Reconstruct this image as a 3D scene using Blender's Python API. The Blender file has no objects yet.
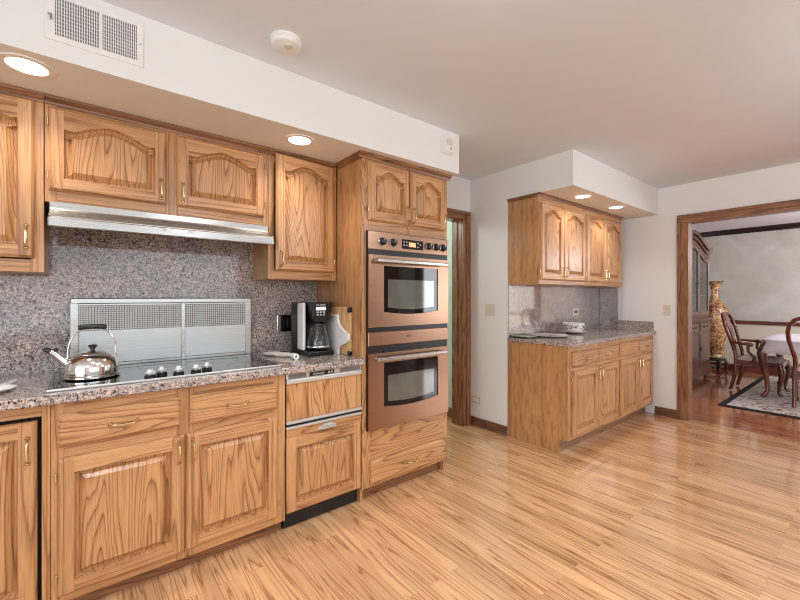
import bpy, bmesh, math, random
from mathutils import Vector, Matrix
random.seed(7)
S = bpy.context.scene
COL = S.collection
PI = math.pi

# ------------------------------------------------------------------ camera
cam_d = bpy.data.cameras.new('camera'); cam = bpy.data.objects.new('camera', cam_d); COL.objects.link(cam)
cam.location = (0, 0, 1.28); cam.rotation_euler = (PI/2, 0, math.atan2(488, 392))
cam_d.sensor_width = 36; cam_d.lens = 392/800*36; cam_d.shift_y = -3/800; cam_d.clip_start = 0.02
S.camera = cam

# ------------------------------------------------------------------ world and light
W = bpy.data.worlds.new('world'); S.world = W; W.use_nodes = True
W.node_tree.nodes['Background'].inputs[0].default_value = (0.80, 0.90, 1.0, 1)
W.node_tree.nodes['Background'].inputs[1].default_value = 1.0
def area(name, loc, rot, sx, sy, power, col=(1, 1, 1), spread=None):
    d = bpy.data.lights.new(name, 'AREA'); d.shape = 'RECTANGLE'; d.size = sx; d.size_y = sy
    d.energy = power; d.color = col
    if spread: d.spread = spread
    o = bpy.data.objects.new(name, d); COL.objects.link(o); o.location = loc; o.rotation_euler = rot
    return o
# daylight through the window in the right wall, the rear patio window, and the dining room window
area('window_light_right', (2.93, 0.6, 1.45), (0, PI/2, 0), 1.5, 3.6, 24, (0.86, 0.935, 1.0))
area('window_light_rear', (0.4, -2.93, 1.25), (-PI/2, 0, PI), 3.4, 2.1, 55, (0.86, 0.935, 1.0))
area('window_light_dining', (3.12, 7.0, 1.4), (0, PI/2, 0), 1.7, 2.4, 110, (0.92, 0.95, 1.0))
def bulb(name, loc, power, col, r=.12):
    d = bpy.data.lights.new(name, 'POINT'); d.energy = power; d.color = col; d.shadow_soft_size = r
    o = bpy.data.objects.new(name, d); COL.objects.link(o); o.location = loc; return o
bulb('overhead_fill_light', (-0.45, 0.75, 2.12), 8, (0.87, 0.94, 1.0))
bulb('overhead_fill_light', (0.75, 2.75, 2.2), 40, (0.87, 0.94, 1.0))  # unseen point light added to brighten the ceiling and room
bulb('overhead_fill_light', (0.9, -1.3, 2.22), 34, (0.87, 0.94, 1.0))  # another unseen light, added behind the camera as fill
def added_spot(name, loc, power, col, size=2.0):  # unseen spots without fixtures, added for top-down relief on the cabinets
    d = bpy.data.lights.new(name, 'SPOT'); d.energy = power; d.color = col; d.spot_size = size; d.spot_blend = .5; d.shadow_soft_size = .05
    o = bpy.data.objects.new(name, d); COL.objects.link(o); o.location = loc; return o
added_spot('unseen_relief_spot', (-1.0, .05, 2.44), 52, (0.92, 0.96, 1.0))
added_spot('unseen_relief_spot', (-.62, 1.15, 2.44), 52, (0.92, 0.96, 1.0))
added_spot('unseen_relief_spot', (.35, 2.1, 2.44), 52, (0.92, 0.96, 1.0))
bulb('dining_fill_light', (0.2, 7.3, 1.95), 45, (0.95, 0.96, 1.0))  # point light without a fixture, fills the dining room
bulb('hall_fill_light', (-3.3, 2.0, 2.2), 20, (0.97, 1.0, 0.97))  # unseen light added to brighten the hall
S.view_settings.view_transform = 'Standard'; S.view_settings.look = 'None'
S.view_settings.exposure = 0.0; S.view_settings.gamma = 1.0; S.view_settings.use_curve_mapping = False
S.cycles.use_denoising = True; S.cycles.filter_width = 1.0
S.cycles.max_bounces = 10; S.cycles.diffuse_bounces = 5; S.cycles.glossy_bounces = 4; S.cycles.transmission_bounces = 8
S.cycles.caustics_reflective = False; S.cycles.caustics_refractive = False
S.cycles.sample_clamp_indirect = 6

# ------------------------------------------------------------------ materials
def lin(r, g, b):
    f = lambda c: (c/255/12.92) if c/255 <= .04045 else ((c/255+.055)/1.055)**2.4
    return (f(r), f(g), f(b), 1)
class NT:
    def __init__(self, name):
        self.m = bpy.data.materials.new(name); self.m.use_nodes = True
        self.t = self.m.node_tree; self.p = self.t.nodes['Principled BSDF']
    def n(self, typ, **kw):
        x = self.t.nodes.new(typ)
        for k, v in kw.items():
            if k.startswith('i_'):
                x.inputs[k[2:]].default_value = v
            else: setattr(x, k, v)
        return x
    def l(self, a, b): self.t.links.new(a, b)
    def math(self, op, a, b=None):
        x = self.n('ShaderNodeMath', operation=op)
        for i, v in enumerate((a, b)):
            if v is None: continue
            if hasattr(v, 'links') or hasattr(v, 'is_linked'): self.l(v, x.inputs[i])
            else: x.inputs[i].default_value = v
        return x.outputs[0]
    def scale(self, vec, s):
        x = self.n('ShaderNodeVectorMath', operation='MULTIPLY'); self.l(vec, x.inputs[0]); x.inputs[1].default_value = s
        return x.outputs[0]
    def noise(self, vec, sc=1.0, detail=2.0, rough=.5, dist=0.0):
        x = self.n('ShaderNodeTexNoise'); self.l(vec, x.inputs['Vector'])
        x.inputs['Scale'].default_value = sc; x.inputs['Detail'].default_value = detail
        x.inputs['Roughness'].default_value = rough; x.inputs['Distortion'].default_value = dist
        return x.outputs['Fac']
    def ramp(self, fac, stops, interp='LINEAR'):
        x = self.n('ShaderNodeValToRGB'); self.l(fac, x.inputs[0]); cr = x.color_ramp; cr.interpolation = interp
        while len(cr.elements) < len(stops): cr.elements.new(0.5)
        for e, (p, c) in zip(cr.elements, stops): e.position = p; e.color = c
        return x.outputs[0]
    def mix(self, fac, a, b, mode='MIX'):
        x = self.n('ShaderNodeMix', data_type='RGBA', blend_type=mode)
        for s, v in ((x.inputs[0], fac), (x.inputs[6], a), (x.inputs[7], b)):
            if hasattr(v, 'is_linked'): self.l(v, s)
            else: s.default_value = v
        return x.outputs[2]
    def bump(self, h, strength=.1, dist=.01):
        x = self.n('ShaderNodeBump'); x.inputs['Strength'].default_value = strength; x.inputs['Distance'].default_value = dist
        self.l(h, x.inputs['Height']); self.l(x.outputs[0], self.p.inputs['Normal'])
    def set(self, **kw):
        for k, v in kw.items():
            k = k.replace('_', ' ').title().replace('Ior', 'IOR')
            self.p.inputs[k].default_value = v
def plain(name, rgb, rough=.5, metal=0.0, var=.04, vs=30.0, **kw):
    """one colour with a slight procedural mottling"""
    t = NT(name); co = t.n('ShaderNodeTexCoord').outputs['Object']
    nz = t.noise(co, vs, 3)
    c = lin(*rgb); hi = tuple(min(1, x*(1+var)) for x in c[:3])+(1,); lo = tuple(x*(1-var) for x in c[:3])+(1,)
    t.l(t.ramp(nz, [(.3, lo), (.7, hi)]), t.p.inputs['Base Color'])
    t.set(roughness=rough, metallic=metal, **kw)
    return t.m
def wood(name, light, mid, dark, rough=.38, lines=15.0, fs=(.62, 9.5, 9.5), coat=.4, pore=.55):
    """flat-sawn grain: contour lines of a field stretched along the board"""
    t = NT(name); a = t.n('ShaderNodeAttribute', attribute_name='grain').outputs['Vector']
    f = t.noise(t.scale(a, fs), 1.0, 1.5, .45)
    f2 = t.noise(t.scale(a, (4.0, 60, 60)), 1.0, 2, .5)
    v = t.math('ADD', t.math('MULTIPLY', f, lines), t.math('MULTIPLY', f2, .45))
    fr = t.math('FRACT', v)
    body = t.ramp(fr, [(0, dark), (.16, mid), (.48, light), (.84, light), (.95, mid), (1.0, dark)])
    st = t.noise(t.scale(a, (7, 330, 45)), 1.0, 2, .6)
    stc = t.ramp(st, [(.36, (.55, .47, .40, 1)), (.52, (1, 1, 1, 1))])
    c = t.mix(pore, body, stc, 'MULTIPLY')
    big = t.noise(t.scale(a, (.8, 3, 3)), 1.0, 1)
    c = t.mix(1.0, c, t.ramp(big, [(.3, (.88, .86, .84, 1)), (.7, (1.08, 1.07, 1.05, 1))]), 'MULTIPLY')
    t.l(c, t.p.inputs['Base Color']); t.set(roughness=rough, coat_weight=coat, coat_roughness=.25)
    t.bump(st, .06, .002)
    return t.m
OAK = wood('oak', lin(202, 154, 106), lin(185, 135, 88), lin(138, 92, 54), fs=(.55, 6.5, 2.0), lines=25)
OAKF = wood('oak_frame_boards', lin(202, 154, 106), lin(188, 138, 91), lin(148, 101, 62), fs=(.30, 10, 3.0), lines=13)
OAKS = wood('oak_side_veneer', lin(192, 144, 96), lin(182, 134, 87), lin(160, 112, 70), fs=(.35, 6, 6), lines=12)
OAKV = wood('oak_straight_veneer', lin(194, 145, 97), lin(187, 138, 91), lin(172, 123, 79), fs=(.16, 13, 13), lines=7)
OAKB = wood('dark_oak_baseboard', lin(122, 82, 54), lin(104, 68, 44), lin(78, 50, 32), rough=.4)
OAKD = wood('dark_oak_trim_and_shade', lin(150, 104, 68), lin(128, 84, 52), lin(92, 58, 36), rough=.4)  # casings' own dark oak; toe kicks and crowns use it as painted shade
CHERRY = wood('cherry_wood', lin(112, 50, 36), lin(94, 40, 30), lin(60, 22, 18), rough=.22, lines=6, coat=.6, pore=.2)
CHERRYD = wood('dark_cherry_cabinet', lin(110, 66, 56), lin(92, 54, 48), lin(60, 34, 32), rough=.28, lines=6, coat=.5, pore=.2)
BLACKWOOD = wood('black_wood', lin(36, 26, 24), lin(30, 20, 18), lin(18, 12, 11), rough=.3, lines=6, coat=.5)
BOARDWOOD = wood('pale_board_wood', lin(226, 186, 136), lin(214, 172, 122), lin(196, 150, 100), rough=.5, lines=7, coat=0)
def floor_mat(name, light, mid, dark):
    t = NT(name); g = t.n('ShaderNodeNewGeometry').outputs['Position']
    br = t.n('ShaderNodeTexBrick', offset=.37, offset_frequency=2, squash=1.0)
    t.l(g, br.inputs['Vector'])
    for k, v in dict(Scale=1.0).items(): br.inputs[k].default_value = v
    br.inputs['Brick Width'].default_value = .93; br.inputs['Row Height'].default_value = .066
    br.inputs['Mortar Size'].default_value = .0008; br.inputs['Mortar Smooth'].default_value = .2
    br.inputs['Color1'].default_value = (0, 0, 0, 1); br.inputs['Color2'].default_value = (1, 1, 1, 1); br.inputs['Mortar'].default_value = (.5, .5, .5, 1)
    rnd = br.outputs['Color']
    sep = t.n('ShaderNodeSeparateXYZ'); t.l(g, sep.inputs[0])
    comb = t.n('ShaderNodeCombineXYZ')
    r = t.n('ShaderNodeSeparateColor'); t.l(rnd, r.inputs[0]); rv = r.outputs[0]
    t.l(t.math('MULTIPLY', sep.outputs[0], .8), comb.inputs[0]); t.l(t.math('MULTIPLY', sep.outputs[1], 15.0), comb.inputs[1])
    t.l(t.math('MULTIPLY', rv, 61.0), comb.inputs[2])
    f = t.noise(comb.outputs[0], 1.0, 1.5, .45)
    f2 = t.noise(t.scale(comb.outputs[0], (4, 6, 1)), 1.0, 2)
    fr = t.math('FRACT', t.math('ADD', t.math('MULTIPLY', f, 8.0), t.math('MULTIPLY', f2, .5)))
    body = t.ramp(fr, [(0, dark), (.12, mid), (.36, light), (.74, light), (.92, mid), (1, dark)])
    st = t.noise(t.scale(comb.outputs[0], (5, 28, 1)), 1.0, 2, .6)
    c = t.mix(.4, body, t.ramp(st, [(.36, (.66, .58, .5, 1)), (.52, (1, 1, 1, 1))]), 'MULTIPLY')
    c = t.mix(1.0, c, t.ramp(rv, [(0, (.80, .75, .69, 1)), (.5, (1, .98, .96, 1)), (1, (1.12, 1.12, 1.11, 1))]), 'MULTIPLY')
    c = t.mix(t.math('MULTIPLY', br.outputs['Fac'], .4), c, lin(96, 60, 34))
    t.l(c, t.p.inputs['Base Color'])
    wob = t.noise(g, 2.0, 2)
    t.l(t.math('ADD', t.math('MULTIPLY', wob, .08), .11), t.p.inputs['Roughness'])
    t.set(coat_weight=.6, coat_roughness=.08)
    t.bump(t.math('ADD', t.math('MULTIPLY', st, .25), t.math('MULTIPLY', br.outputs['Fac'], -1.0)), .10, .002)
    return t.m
FLOOR = floor_mat('oak_strip_floor', lin(220, 175, 130), lin(205, 157, 112), lin(160, 112, 73))
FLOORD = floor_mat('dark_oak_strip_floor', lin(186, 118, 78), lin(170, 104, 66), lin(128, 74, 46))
def granite(name, spec=.5, ior=1.55):
    t = NT(name); co = t.n('ShaderNodeNewGeometry').outputs['Position']
    big = t.noise(co, 5, 3, .6); n1 = t.noise(co, 80, 3, .65); n2 = t.noise(co, 150, 2, .6)
    vo = t.n('ShaderNodeTexVoronoi'); t.l(co, vo.inputs['Vector']); vo.inputs['Scale'].default_value = 120
    sc = t.n('ShaderNodeSeparateColor'); t.l(vo.outputs['Color'], sc.inputs[0])
    base = t.ramp(big, [(.35, lin(152, 144, 141)), (.65, lin(180, 163, 154))])
    c = t.mix(1.0, base, t.ramp(sc.outputs[0], [(0, (.40, .38, .42, 1)), (.35, (.8, .8, .82, 1)), (.7, (1.1, 1.05, 1.02, 1)), (1, (1.7, 1.6, 1.54, 1))]), 'MULTIPLY')
    c = t.mix(t.ramp(n1, [(.565, (0, 0, 0, 1)), (.60, (1, 1, 1, 1))]), c, lin(62, 54, 58))
    c = t.mix(t.ramp(n2, [(.58, (0, 0, 0, 1)), (.63, (.9, .9, .9, 1))]), c, lin(208, 196, 186))
    t.l(c, t.p.inputs['Base Color']); t.set(roughness=.06, ior=ior, specular_ior_level=spec)
    return t.m
GRANITE = granite('polished_granite', .5, 1.62)
GRANITEM = granite('mirror_polished_granite', .5, 4.0)
def brushed(name, rgb, rough=.28, dirv=(2, 2, 300), var=.08, aniso=0):
    t = NT(name); co = t.n('ShaderNodeNewGeometry').outputs['Position']
    nz = t.noise(t.scale(co, dirv), 1.0, 3, .6)
    c = lin(*rgb)
    t.l(t.ramp(nz, [(.3, tuple(x*(1-var) for x in c[:3])+(1,)), (.7, tuple(min(1, x*(1+var)) for x in c[:3])+(1,))]), t.p.inputs['Base Color'])
    t.l(t.math('ADD', t.math('MULTIPLY', nz, .12), rough-.06), t.p.inputs['Roughness']); t.set(metallic=1.0)
    return t.m
STEEL = brushed('brushed_steel', (192, 190, 186))
WOODREFL = brushed('wood_reflection_steel', (164, 131, 109), .3)  # steel with the reflection of surrounding wood put into its base colour
VSTEEL = brushed('satin_steel_panel', (206, 208, 206), .42)
SATIN = plain('satin_chrome', (214, 214, 211), .3, .55, .03)
CHROME = plain('polished_chrome', (225, 222, 216), .12, 1.0, .02)
BRASS = plain('brass', (216, 190, 140), .22, 1.0, .05)
WALL = plain('wall_paint', (230, 229, 228), .85, var=.012, vs=3)
CEIL = plain('ceiling_paint', (222, 230, 239), .9, var=.012, vs=2)
SOFFIT = plain('soffit_paint', (229, 230, 227), .88, var=.012, vs=2)
WHITE = plain('white_plastic', (232, 232, 229), .4)
IVORY = plain('ivory_plastic', (214, 206, 190), .45)
CERAMIC = plain('white_ceramic', (236, 234, 228), .12, coat_weight=.5)
BLACK = plain('black_plastic', (20, 20, 22), .32)
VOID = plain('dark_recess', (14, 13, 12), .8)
GREY = plain('grey_plastic', (120, 118, 116), .45)
SILVER = plain('silver_plastic', (196, 196, 194), .35, .3)
MINT = plain('mint_paint', (214, 228, 212), .85, var=.012, vs=3)
BEIGE = plain('beige_paint', (216, 206, 188), .85, var=.015, vs=3)
DCEIL = plain('dining_ceiling_paint', (216, 206, 210), .9, var=.01, vs=2)
CLOTH = plain('white_cloth', (226, 224, 230), .9, vs=200)
SEATCLOTH = plain('cream_seat_fabric', (206, 192, 182), .9, var=.12, vs=120)
GREENISH = plain('green_cover_paper', (150, 168, 140), .5, var=.25, vs=40)
def glass_mat(name, col=(1, 1, 1, 1), rough=.0):
    t = NT(name); t.set(transmission_weight=1.0, roughness=rough, ior=1.45); t.p.inputs['Base Color'].default_value = col
    return t.m
GLASS = glass_mat('clear_glass')
def oven_glass():
    t = NT('dark_oven_glass'); co = t.n('ShaderNodeNewGeometry').outputs['Position']
    t.l(t.ramp(t.noise(co, 6, 2), [(.3, lin(84, 88, 82)), (.7, lin(98, 102, 96))]), t.p.inputs['Base Color'])
    t.set(roughness=.05, ior=1.9)
    return t.m
OGLASS = oven_glass()
def black_glass(name, ior):
    t = NT(name); co = t.n('ShaderNodeNewGeometry').outputs['Position']
    t.l(t.ramp(t.noise(co, 400, 2), [(.4, lin(14, 14, 15)), (.7, lin(26, 26, 28))]), t.p.inputs['Base Color'])
    t.set(roughness=.04, ior=ior)
    return t.m
CGLASS = black_glass('black_ceramic_glass', 3.0)
BGLASS = black_glass('black_glass', 1.5)
def wallpaper():
    t = NT('mottled_grey_wallpaper'); co = t.n('ShaderNodeNewGeometry').outputs['Position']
    nz = t.noise(co, 2.2, 5, .6, .6)
    t.l(t.ramp(nz, [(.3, lin(178, 174, 164)), (.5, lin(192, 188, 178)), (.7, lin(204, 201, 194))]), t.p.inputs['Base Color']); t.set(roughness=.8)
    return t.m
PAPER = wallpaper()
def rug_mat():
    t = NT('patterned_rug_pile'); co = t.n('ShaderNodeNewGeometry').outputs['Position']
    nz = t.noise(co, 9, 4, .65, 1.2); n2 = t.noise(co, 21, 3, .6, .8)
    c = t.ramp(nz, [(.38, lin(124, 92, 92)), (.45, lin(206, 196, 186)), (.58, lin(222, 214, 202)), (.66, lin(120, 128, 146))], 'LINEAR')
    c = t.mix(t.ramp(n2, [(.58, (0, 0, 0, 1)), (.64, (.8, .8, .8, 1))]), c, lin(150, 104, 96))
    t.l(c, t.p.inputs['Base Color']); t.set(roughness=.95); t.bump(t.noise(co, 300, 2), .4, .004)
    return t.m
RUG = rug_mat()
RUGB = plain('black_rug_border', (30, 26, 30), .95, var=.2, vs=60)
def vase_mat():
    t = NT('gilded_vase_glaze'); co = t.n('ShaderNodeTexCoord').outputs['Object']
    nz = t.noise(co, 14, 4, .6, 1.5); n2 = t.noise(co, 26, 3, .6, .6)
    c = t.ramp(nz, [(.36, lin(70, 40, 50)), (.43, lin(160, 98, 52)), (.52, lin(196, 152, 100)), (.66, lin(224, 194, 146))])
    c = t.mix(t.ramp(n2, [(.56, (0, 0, 0, 1)), (.61, (.85, .85, .85, 1))]), c, lin(96, 46, 38))
    c = t.mix(t.ramp(t.noise(co, 19, 3, .6, 1), [(.62, (0, 0, 0, 1)), (.66, (.8, .8, .8, 1))]), c, lin(56, 60, 96))
    t.l(c, t.p.inputs['Base Color']); t.set(roughness=.2, coat_weight=.5)
    return t.m
VASE = vase_mat()
def emis(name, col, st):
    t = NT(name); t.p.inputs['Base Color'].default_value = col; t.p.inputs['Emission Color'].default_value = col
    t.p.inputs['Emission Strength'].default_value = st
    return t.m
LAMP = emis('lit_lamp_lens', (1, .95, .88, 1), 6.0)
AMBER = emis('amber_display', (1.0, .45, .22, 1), .7)
LCD = emis('pale_display', (.75, .82, .85, 1), .35)

# ------------------------------------------------------------------ mesh building
class MB:
    def __init__(s): s.v = []; s.f = []; s.mi = []; s.sm = []; s.g = []; s.mats = []
    def add(s, vs, fs, mat, grain='z', smooth=False):
        b = len(s.v); o = [random.uniform(-40, 40) for _ in range(3)]
        if mat not in s.mats: s.mats.append(mat)
        k = s.mats.index(mat)
        for x, y, z in vs:
            s.v.append((x, y, z))
            p = {'z': (z, y, x), 'y': (y, z, x), 'x': (x, y, z)}[grain]
            s.g.append((p[0]+o[0], p[1]+o[1], p[2]+o[2]))
        for f in fs: s.f.append(tuple(i+b for i in f)); s.mi.append(k); s.sm.append(smooth)
        return s
    def box(s, x0, x1, y0, y1, z0, z1, mat, grain='z', bev=0.0):
        if bev <= 0:
            vs = [(x, y, z) for x in (x0, x1) for y in (y0, y1) for z in (z0, z1)]
            return s.add(vs, [(0, 1, 3, 2), (4, 6, 7, 5), (0, 4, 5, 1), (2, 3, 7, 6), (0, 2, 6, 4), (1, 5, 7, 3)], mat, grain)
        bm = bmesh.new(); bmesh.ops.create_cube(bm, size=1.0)
        for v in bm.verts: v.co = Vector(((x0+x1)/2+v.co.x*(x1-x0), (y0+y1)/2+v.co.y*(y1-y0), (z0+z1)/2+v.co.z*(z1-z0)))
        bmesh.ops.bevel(bm, geom=list(bm.edges), offset=bev, segments=2 if bev > .004 else 1, profile=.5, affect='EDGES')
        bm.verts.index_update()
        s.add([tuple(v.co) for v in bm.verts], [tuple(v.index for v in f.verts) for f in bm.faces], mat, grain)
        bm.free(); return s
    def prism(s, poly, axis, a0, a1, mat, grain='z'):
        """poly: 2D outline; axis 'x': (y,z), 'y': (x,z), 'z': (x,y)"""
        P = {'x': lambda p, a: (a, p[0], p[1]), 'y': lambda p, a: (p[0], a, p[1]), 'z': lambda p, a: (p[0], p[1], a)}[axis]
        n = len(poly); vs = [P(p, a0) for p in poly]+[P(p, a1) for p in poly]
        fs = [tuple(range(n)), tuple(range(2*n-1, n-1, -1))]+[(i, (i+1) % n, n+(i+1) % n, n+i) for i in range(n)]
        return s.add(vs, fs, mat, grain)
    def lathe(s, prof, c, mat, seg=32, axis='z', smooth=True, mod=None):
        vs = []; fs = []; n = len(prof)
        for j in range(seg):
            a = 2*PI*j/seg
            for i, (r, h) in enumerate(prof):
                rr = r*(mod(a, i) if mod else 1)
                u, w = rr*math.cos(a), rr*math.sin(a)
                vs.append({'z': (c[0]+u, c[1]+w, c[2]+h), 'x': (c[0]+h, c[1]+u, c[2]+w), 'y': (c[0]+u, c[1]+h, c[2]+w)}[axis])
        for j in range(seg):
            k = (j+1) % seg
            for i in range(n-1): fs.append((j*n+i, k*n+i, k*n+i+1, j*n+i+1))
        if prof[0][0] > 1e-6: fs.append(tuple(j*n for j in range(seg))[::-1])
        if prof[-1][0] > 1e-6: fs.append(tuple(j*n+n-1 for j in range(seg)))
        return s.add(vs, fs, mat, 'z', smooth)
    def cyl(s, c, r, h, mat, axis='z', seg=20, smooth=True):
        e = min(r, h)*.12
        return s.lathe([(r-e, 0), (r, e), (r, h-e), (r-e, h)], c, mat, seg, axis, smooth)
    def tube(s, pts, rad, mat, seg=10, closed=False, smooth=True, flat=1.0):
        P = [Vector(p) for p in pts]; n = len(P); R = rad if isinstance(rad, (list, tuple)) else [rad]*n
        T = []
        for i in range(n):
            a = P[(i-1) % n] if (closed or i) else P[i]; b = P[(i+1) % n] if (closed or i < n-1) else P[i]
            T.append((b-a).normalized())
        ref = Vector((0, 0, 1)) if abs(T[0].z) < .9 else Vector((1, 0, 0))
        N = (ref-T[0]*ref.dot(T[0])).normalized(); vs = []; fs = []
        for i in range(n):
            if i: N = (N-T[i]*N.dot(T[i])).normalized()
            B = T[i].cross(N)
            for j in range(seg):
                a = 2*PI*j/seg; vs.append(tuple(P[i]+(N*math.cos(a)+B*math.sin(a)*flat)*R[i]))
        for i in range(n if closed else n-1):
            k = (i+1) % n
            for j in range(seg):
                l = (j+1) % seg; fs.append((i*seg+j, i*seg+l, k*seg+l, k*seg+j))
        if not closed: fs += [tuple(range(seg))[::-1], tuple((n-1)*seg+j for j in range(seg))]
        return s.add(vs, fs, mat, 'z', smooth)
WORLD = {}
def build(name, mb, parent=None, label=None, origin=None, kind=None):
    if origin is None:
        xs, ys, zs = zip(*mb.v); origin = ((min(xs)+max(xs))/2, (min(ys)+max(ys))/2, min(zs))
    me = bpy.data.meshes.new(name)
    me.from_pydata([(x-origin[0], y-origin[1], z-origin[2]) for x, y, z in mb.v], [], mb.f)
    for m in mb.mats: me.materials.append(m)
    me.polygons.foreach_set('material_index', mb.mi); me.polygons.foreach_set('use_smooth', mb.sm)
    at = me.attributes.new('grain', 'FLOAT_VECTOR', 'POINT')
    at.data.foreach_set('vector', [c for g in mb.g for c in g])
    bm = bmesh.new(); bm.from_mesh(me); bmesh.ops.recalc_face_normals(bm, faces=bm.faces); bm.to_mesh(me); bm.free()
    if any(mb.sm):
        try: me.set_sharp_from_angle(angle=math.radians(42))
        except Exception: pass
    o = bpy.data.objects.new(name, me); COL.objects.link(o)
    po = WORLD.get(parent.name, (0, 0, 0)) if parent else (0, 0, 0)
    o.parent = parent; o.location = [origin[i]-po[i] for i in range(3)]; WORLD[o.name] = tuple(origin)
    if label: o['label'] = label
    if kind: o['kind'] = kind
    return o
def tag(o, label, cat, group=None, kind=None):
    o['label'] = label; o['category'] = cat
    if group: o['group'] = group
    if kind: o['kind'] = kind
    return o
def thing(name, label, cat, loc=(0, 0, 0), group=None):
    o = bpy.data.objects.new(name, None); COL.objects.link(o); o.location = loc; o.empty_display_size = .05
    WORLD[o.name] = tuple(loc)
    return tag(o, label, cat, group)
def dup(root, loc, label, rotz=None):
    r = root.copy(); COL.objects.link(r); r.location = loc; r['label'] = label
    if rotz is not None: r.rotation_euler.z = rotz
    for ch in list(root.children):
        c = ch.copy(); COL.objects.link(c); c.parent = r
        for g in ch.children:
            d = g.copy(); COL.objects.link(d); d.parent = c
    return r
def struct(name, mb): return build(name, mb, kind='structure')
def sbox(name, *a, **k): return struct(name, MB().box(*a, **k))
def text_mesh(name, body, size, mat, parent, loc, rot):
    cu = bpy.data.curves.new(name, 'FONT'); cu.body = body; cu.size = size; cu.extrude = size*.03
    cu.align_x = 'CENTER'; cu.align_y = 'CENTER'
    t = bpy.data.objects.new(name+'_curve', cu); COL.objects.link(t); bpy.context.view_layer.update()
    me = bpy.data.meshes.new_from_object(t.evaluated_get(bpy.context.evaluated_depsgraph_get()))
    bpy.data.objects.remove(t); bpy.data.curves.remove(cu)
    me.materials.clear(); me.materials.append(mat); me.name = name
    o = bpy.data.objects.new(name, me); COL.objects.link(o); po = WORLD[parent.name]
    o.parent = parent; o.location = [loc[i]-po[i] for i in range(3)]; o.rotation_euler = rot; WORLD[o.name] = tuple(loc)
    return o
FACE_X = (PI/2, 0, PI/2)          # lettering on a face that looks along +X

# ------------------------------------------------------------------ the setting
H = 2.46
YF = 4.88                          # wall with the dining opening
sbox('floor', -4.1, 3.0, -3.0, 4.93, -.05, 0, FLOOR)
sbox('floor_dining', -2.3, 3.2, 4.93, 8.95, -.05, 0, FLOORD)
sbox('ceiling', -4.1, 3.1, -3.1, 5.0, H, H+.06, CEIL)
sbox('ceiling_dining', -2.32, 3.3, 5.0, 9.0, H, H+.06, DCEIL)
m = MB(); m.box(-2.77, -2.65, -3.0, 2.15, 0, H, WALL); m.box(-2.77, -2.65, 2.15, 2.925, 2.06, H, WALL); m.box(-2.77, -2.65, 2.925, 3.04, 0, H, WALL)
struct('wall_left', m)
sbox('wall_niche', -2.77, -2.2, 3.04, 5.0, 0, H, WALL)
m = MB(); m.box(-2.2, -1.31, YF, 5.0, 0, H, WALL); m.box(-1.31, 1.5, YF, 5.0, 2.065, H, WALL); m.box(1.5, 3.0, YF, 5.0, 0, H, WALL)
struct('wall_far', m)
m = MB(); m.box(2.95, 3.07, -3, -1.25, 0, H, WALL); m.box(2.95, 3.07, 2.45, 5, 0, H, WALL); m.box(2.95, 3.07, -1.25, 2.45, 0, .66, WALL); m.box(2.95, 3.07, -1.25, 2.45, 2.24, H, WALL)
struct('wall_right', m)
m = MB(); m.box(-2.77, -1.35, -3.07, -2.95, 0, H, WALL); m.box(2.15, 3.07, -3.07, -2.95, 0, H, WALL); m.box(-1.35, 2.15, -3.07, -2.95, 2.34, H, WALL); m.box(-1.35, 2.15, -3.07, -2.95, 0, .15, WALL)
struct('wall_rear', m)
m = MB()
for y in (-1.25, -.05, 1.15, 2.39): m.box(2.955, 3.05, y, y+.06, .66, 2.24, OAKD)
for z in (.66, 2.18): m.box(2.955, 3.05, -1.25, 2.45, z, z+.06, OAKD, 'y')
struct('window_1', m)
m = MB()
for x in (-1.35, -.2, .95, 2.09): m.box(x, x+.06, -3.05, -2.955, .15, 2.34, OAKD)
for z in (.15, 2.28): m.box(-1.35, 2.15, -3.05, -2.955, z, z+.06, OAKD, 'x')
struct('window_2', m)
# soffits
sbox('wall_soffit_left', -2.65, -1.96, -3.0, 2.128, 2.176, H, SOFFIT)
sbox('wall_soffit_niche', -2.2, -1.575, 3.04, YF, 2.176, H, SOFFIT)
# hall beyond the doorway
sbox('wall_hall_end', -4.1, -2.77, 3.045, 3.15, 0, H, MINT)
sbox('wall_hall_side', -4.2, -4.1, .5, 3.15, 0, H, MINT)
sbox('wall_hall_near', -4.1, -2.77, .5, .6, 0, H, MINT)
sbox('baseboard_hall', -4.1, -2.77, 3.03, 3.045, 0, .10, OAKD, 'x', .003)
# dining room
sbox('wall_dining_left', -2.32, -2.2, 5.0, 8.85, 0, H, PAPER)
m = MB(); m.box(-2.32, 3.3, 8.85, 8.97, .84, H, PAPER); m.box(-2.32, 3.3, 8.85, 8.97, 0, .84, BEIGE)
struct('wall_dining_far', m)
m = MB(); m.box(3.15, 3.27, 5, 5.75, 0, H, PAPER); m.box(3.15, 3.27, 8.25, 8.97, 0, H, PAPER); m.box(3.15, 3.27, 5.75, 8.25, 0, .5, PAPER); m.box(3.15, 3.27, 5.75, 8.25, 2.26, H, PAPER)
struct('wall_dining_right', m)
sbox('wall_dining_near', 3.0, 3.27, 4.93, 5.0, 0, H, PAPER)
m = MB()
for y in (5.75, 6.98, 8.19): m.box(3.16, 3.25, y, y+.06, .5, 2.26, CHERRY)
for z in (.5, 2.2): m.box(3.16, 3.25, 5.75, 8.25, z, z+.06, CHERRY, 'y')
struct('window_3', m)
DTRIM = OAKD
m = MB(); m.prism([(8.85, 2.375), (8.835, 2.375), (8.825, 2.40), (8.79, 2.44), (8.785, H), (8.85, H)], 'x', -2.2, 3.15, BLACKWOOD, 'x'); struct('trim_1', m)
m = MB(); m.box(-2.2, 3.15, 8.822, 8.85, .815, .875, CHERRY, 'x', .006); m.box(-2.2, 3.15, 8.812, 8.85, .835, .855, CHERRY, 'x', .004); struct('trim_2', m)
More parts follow.
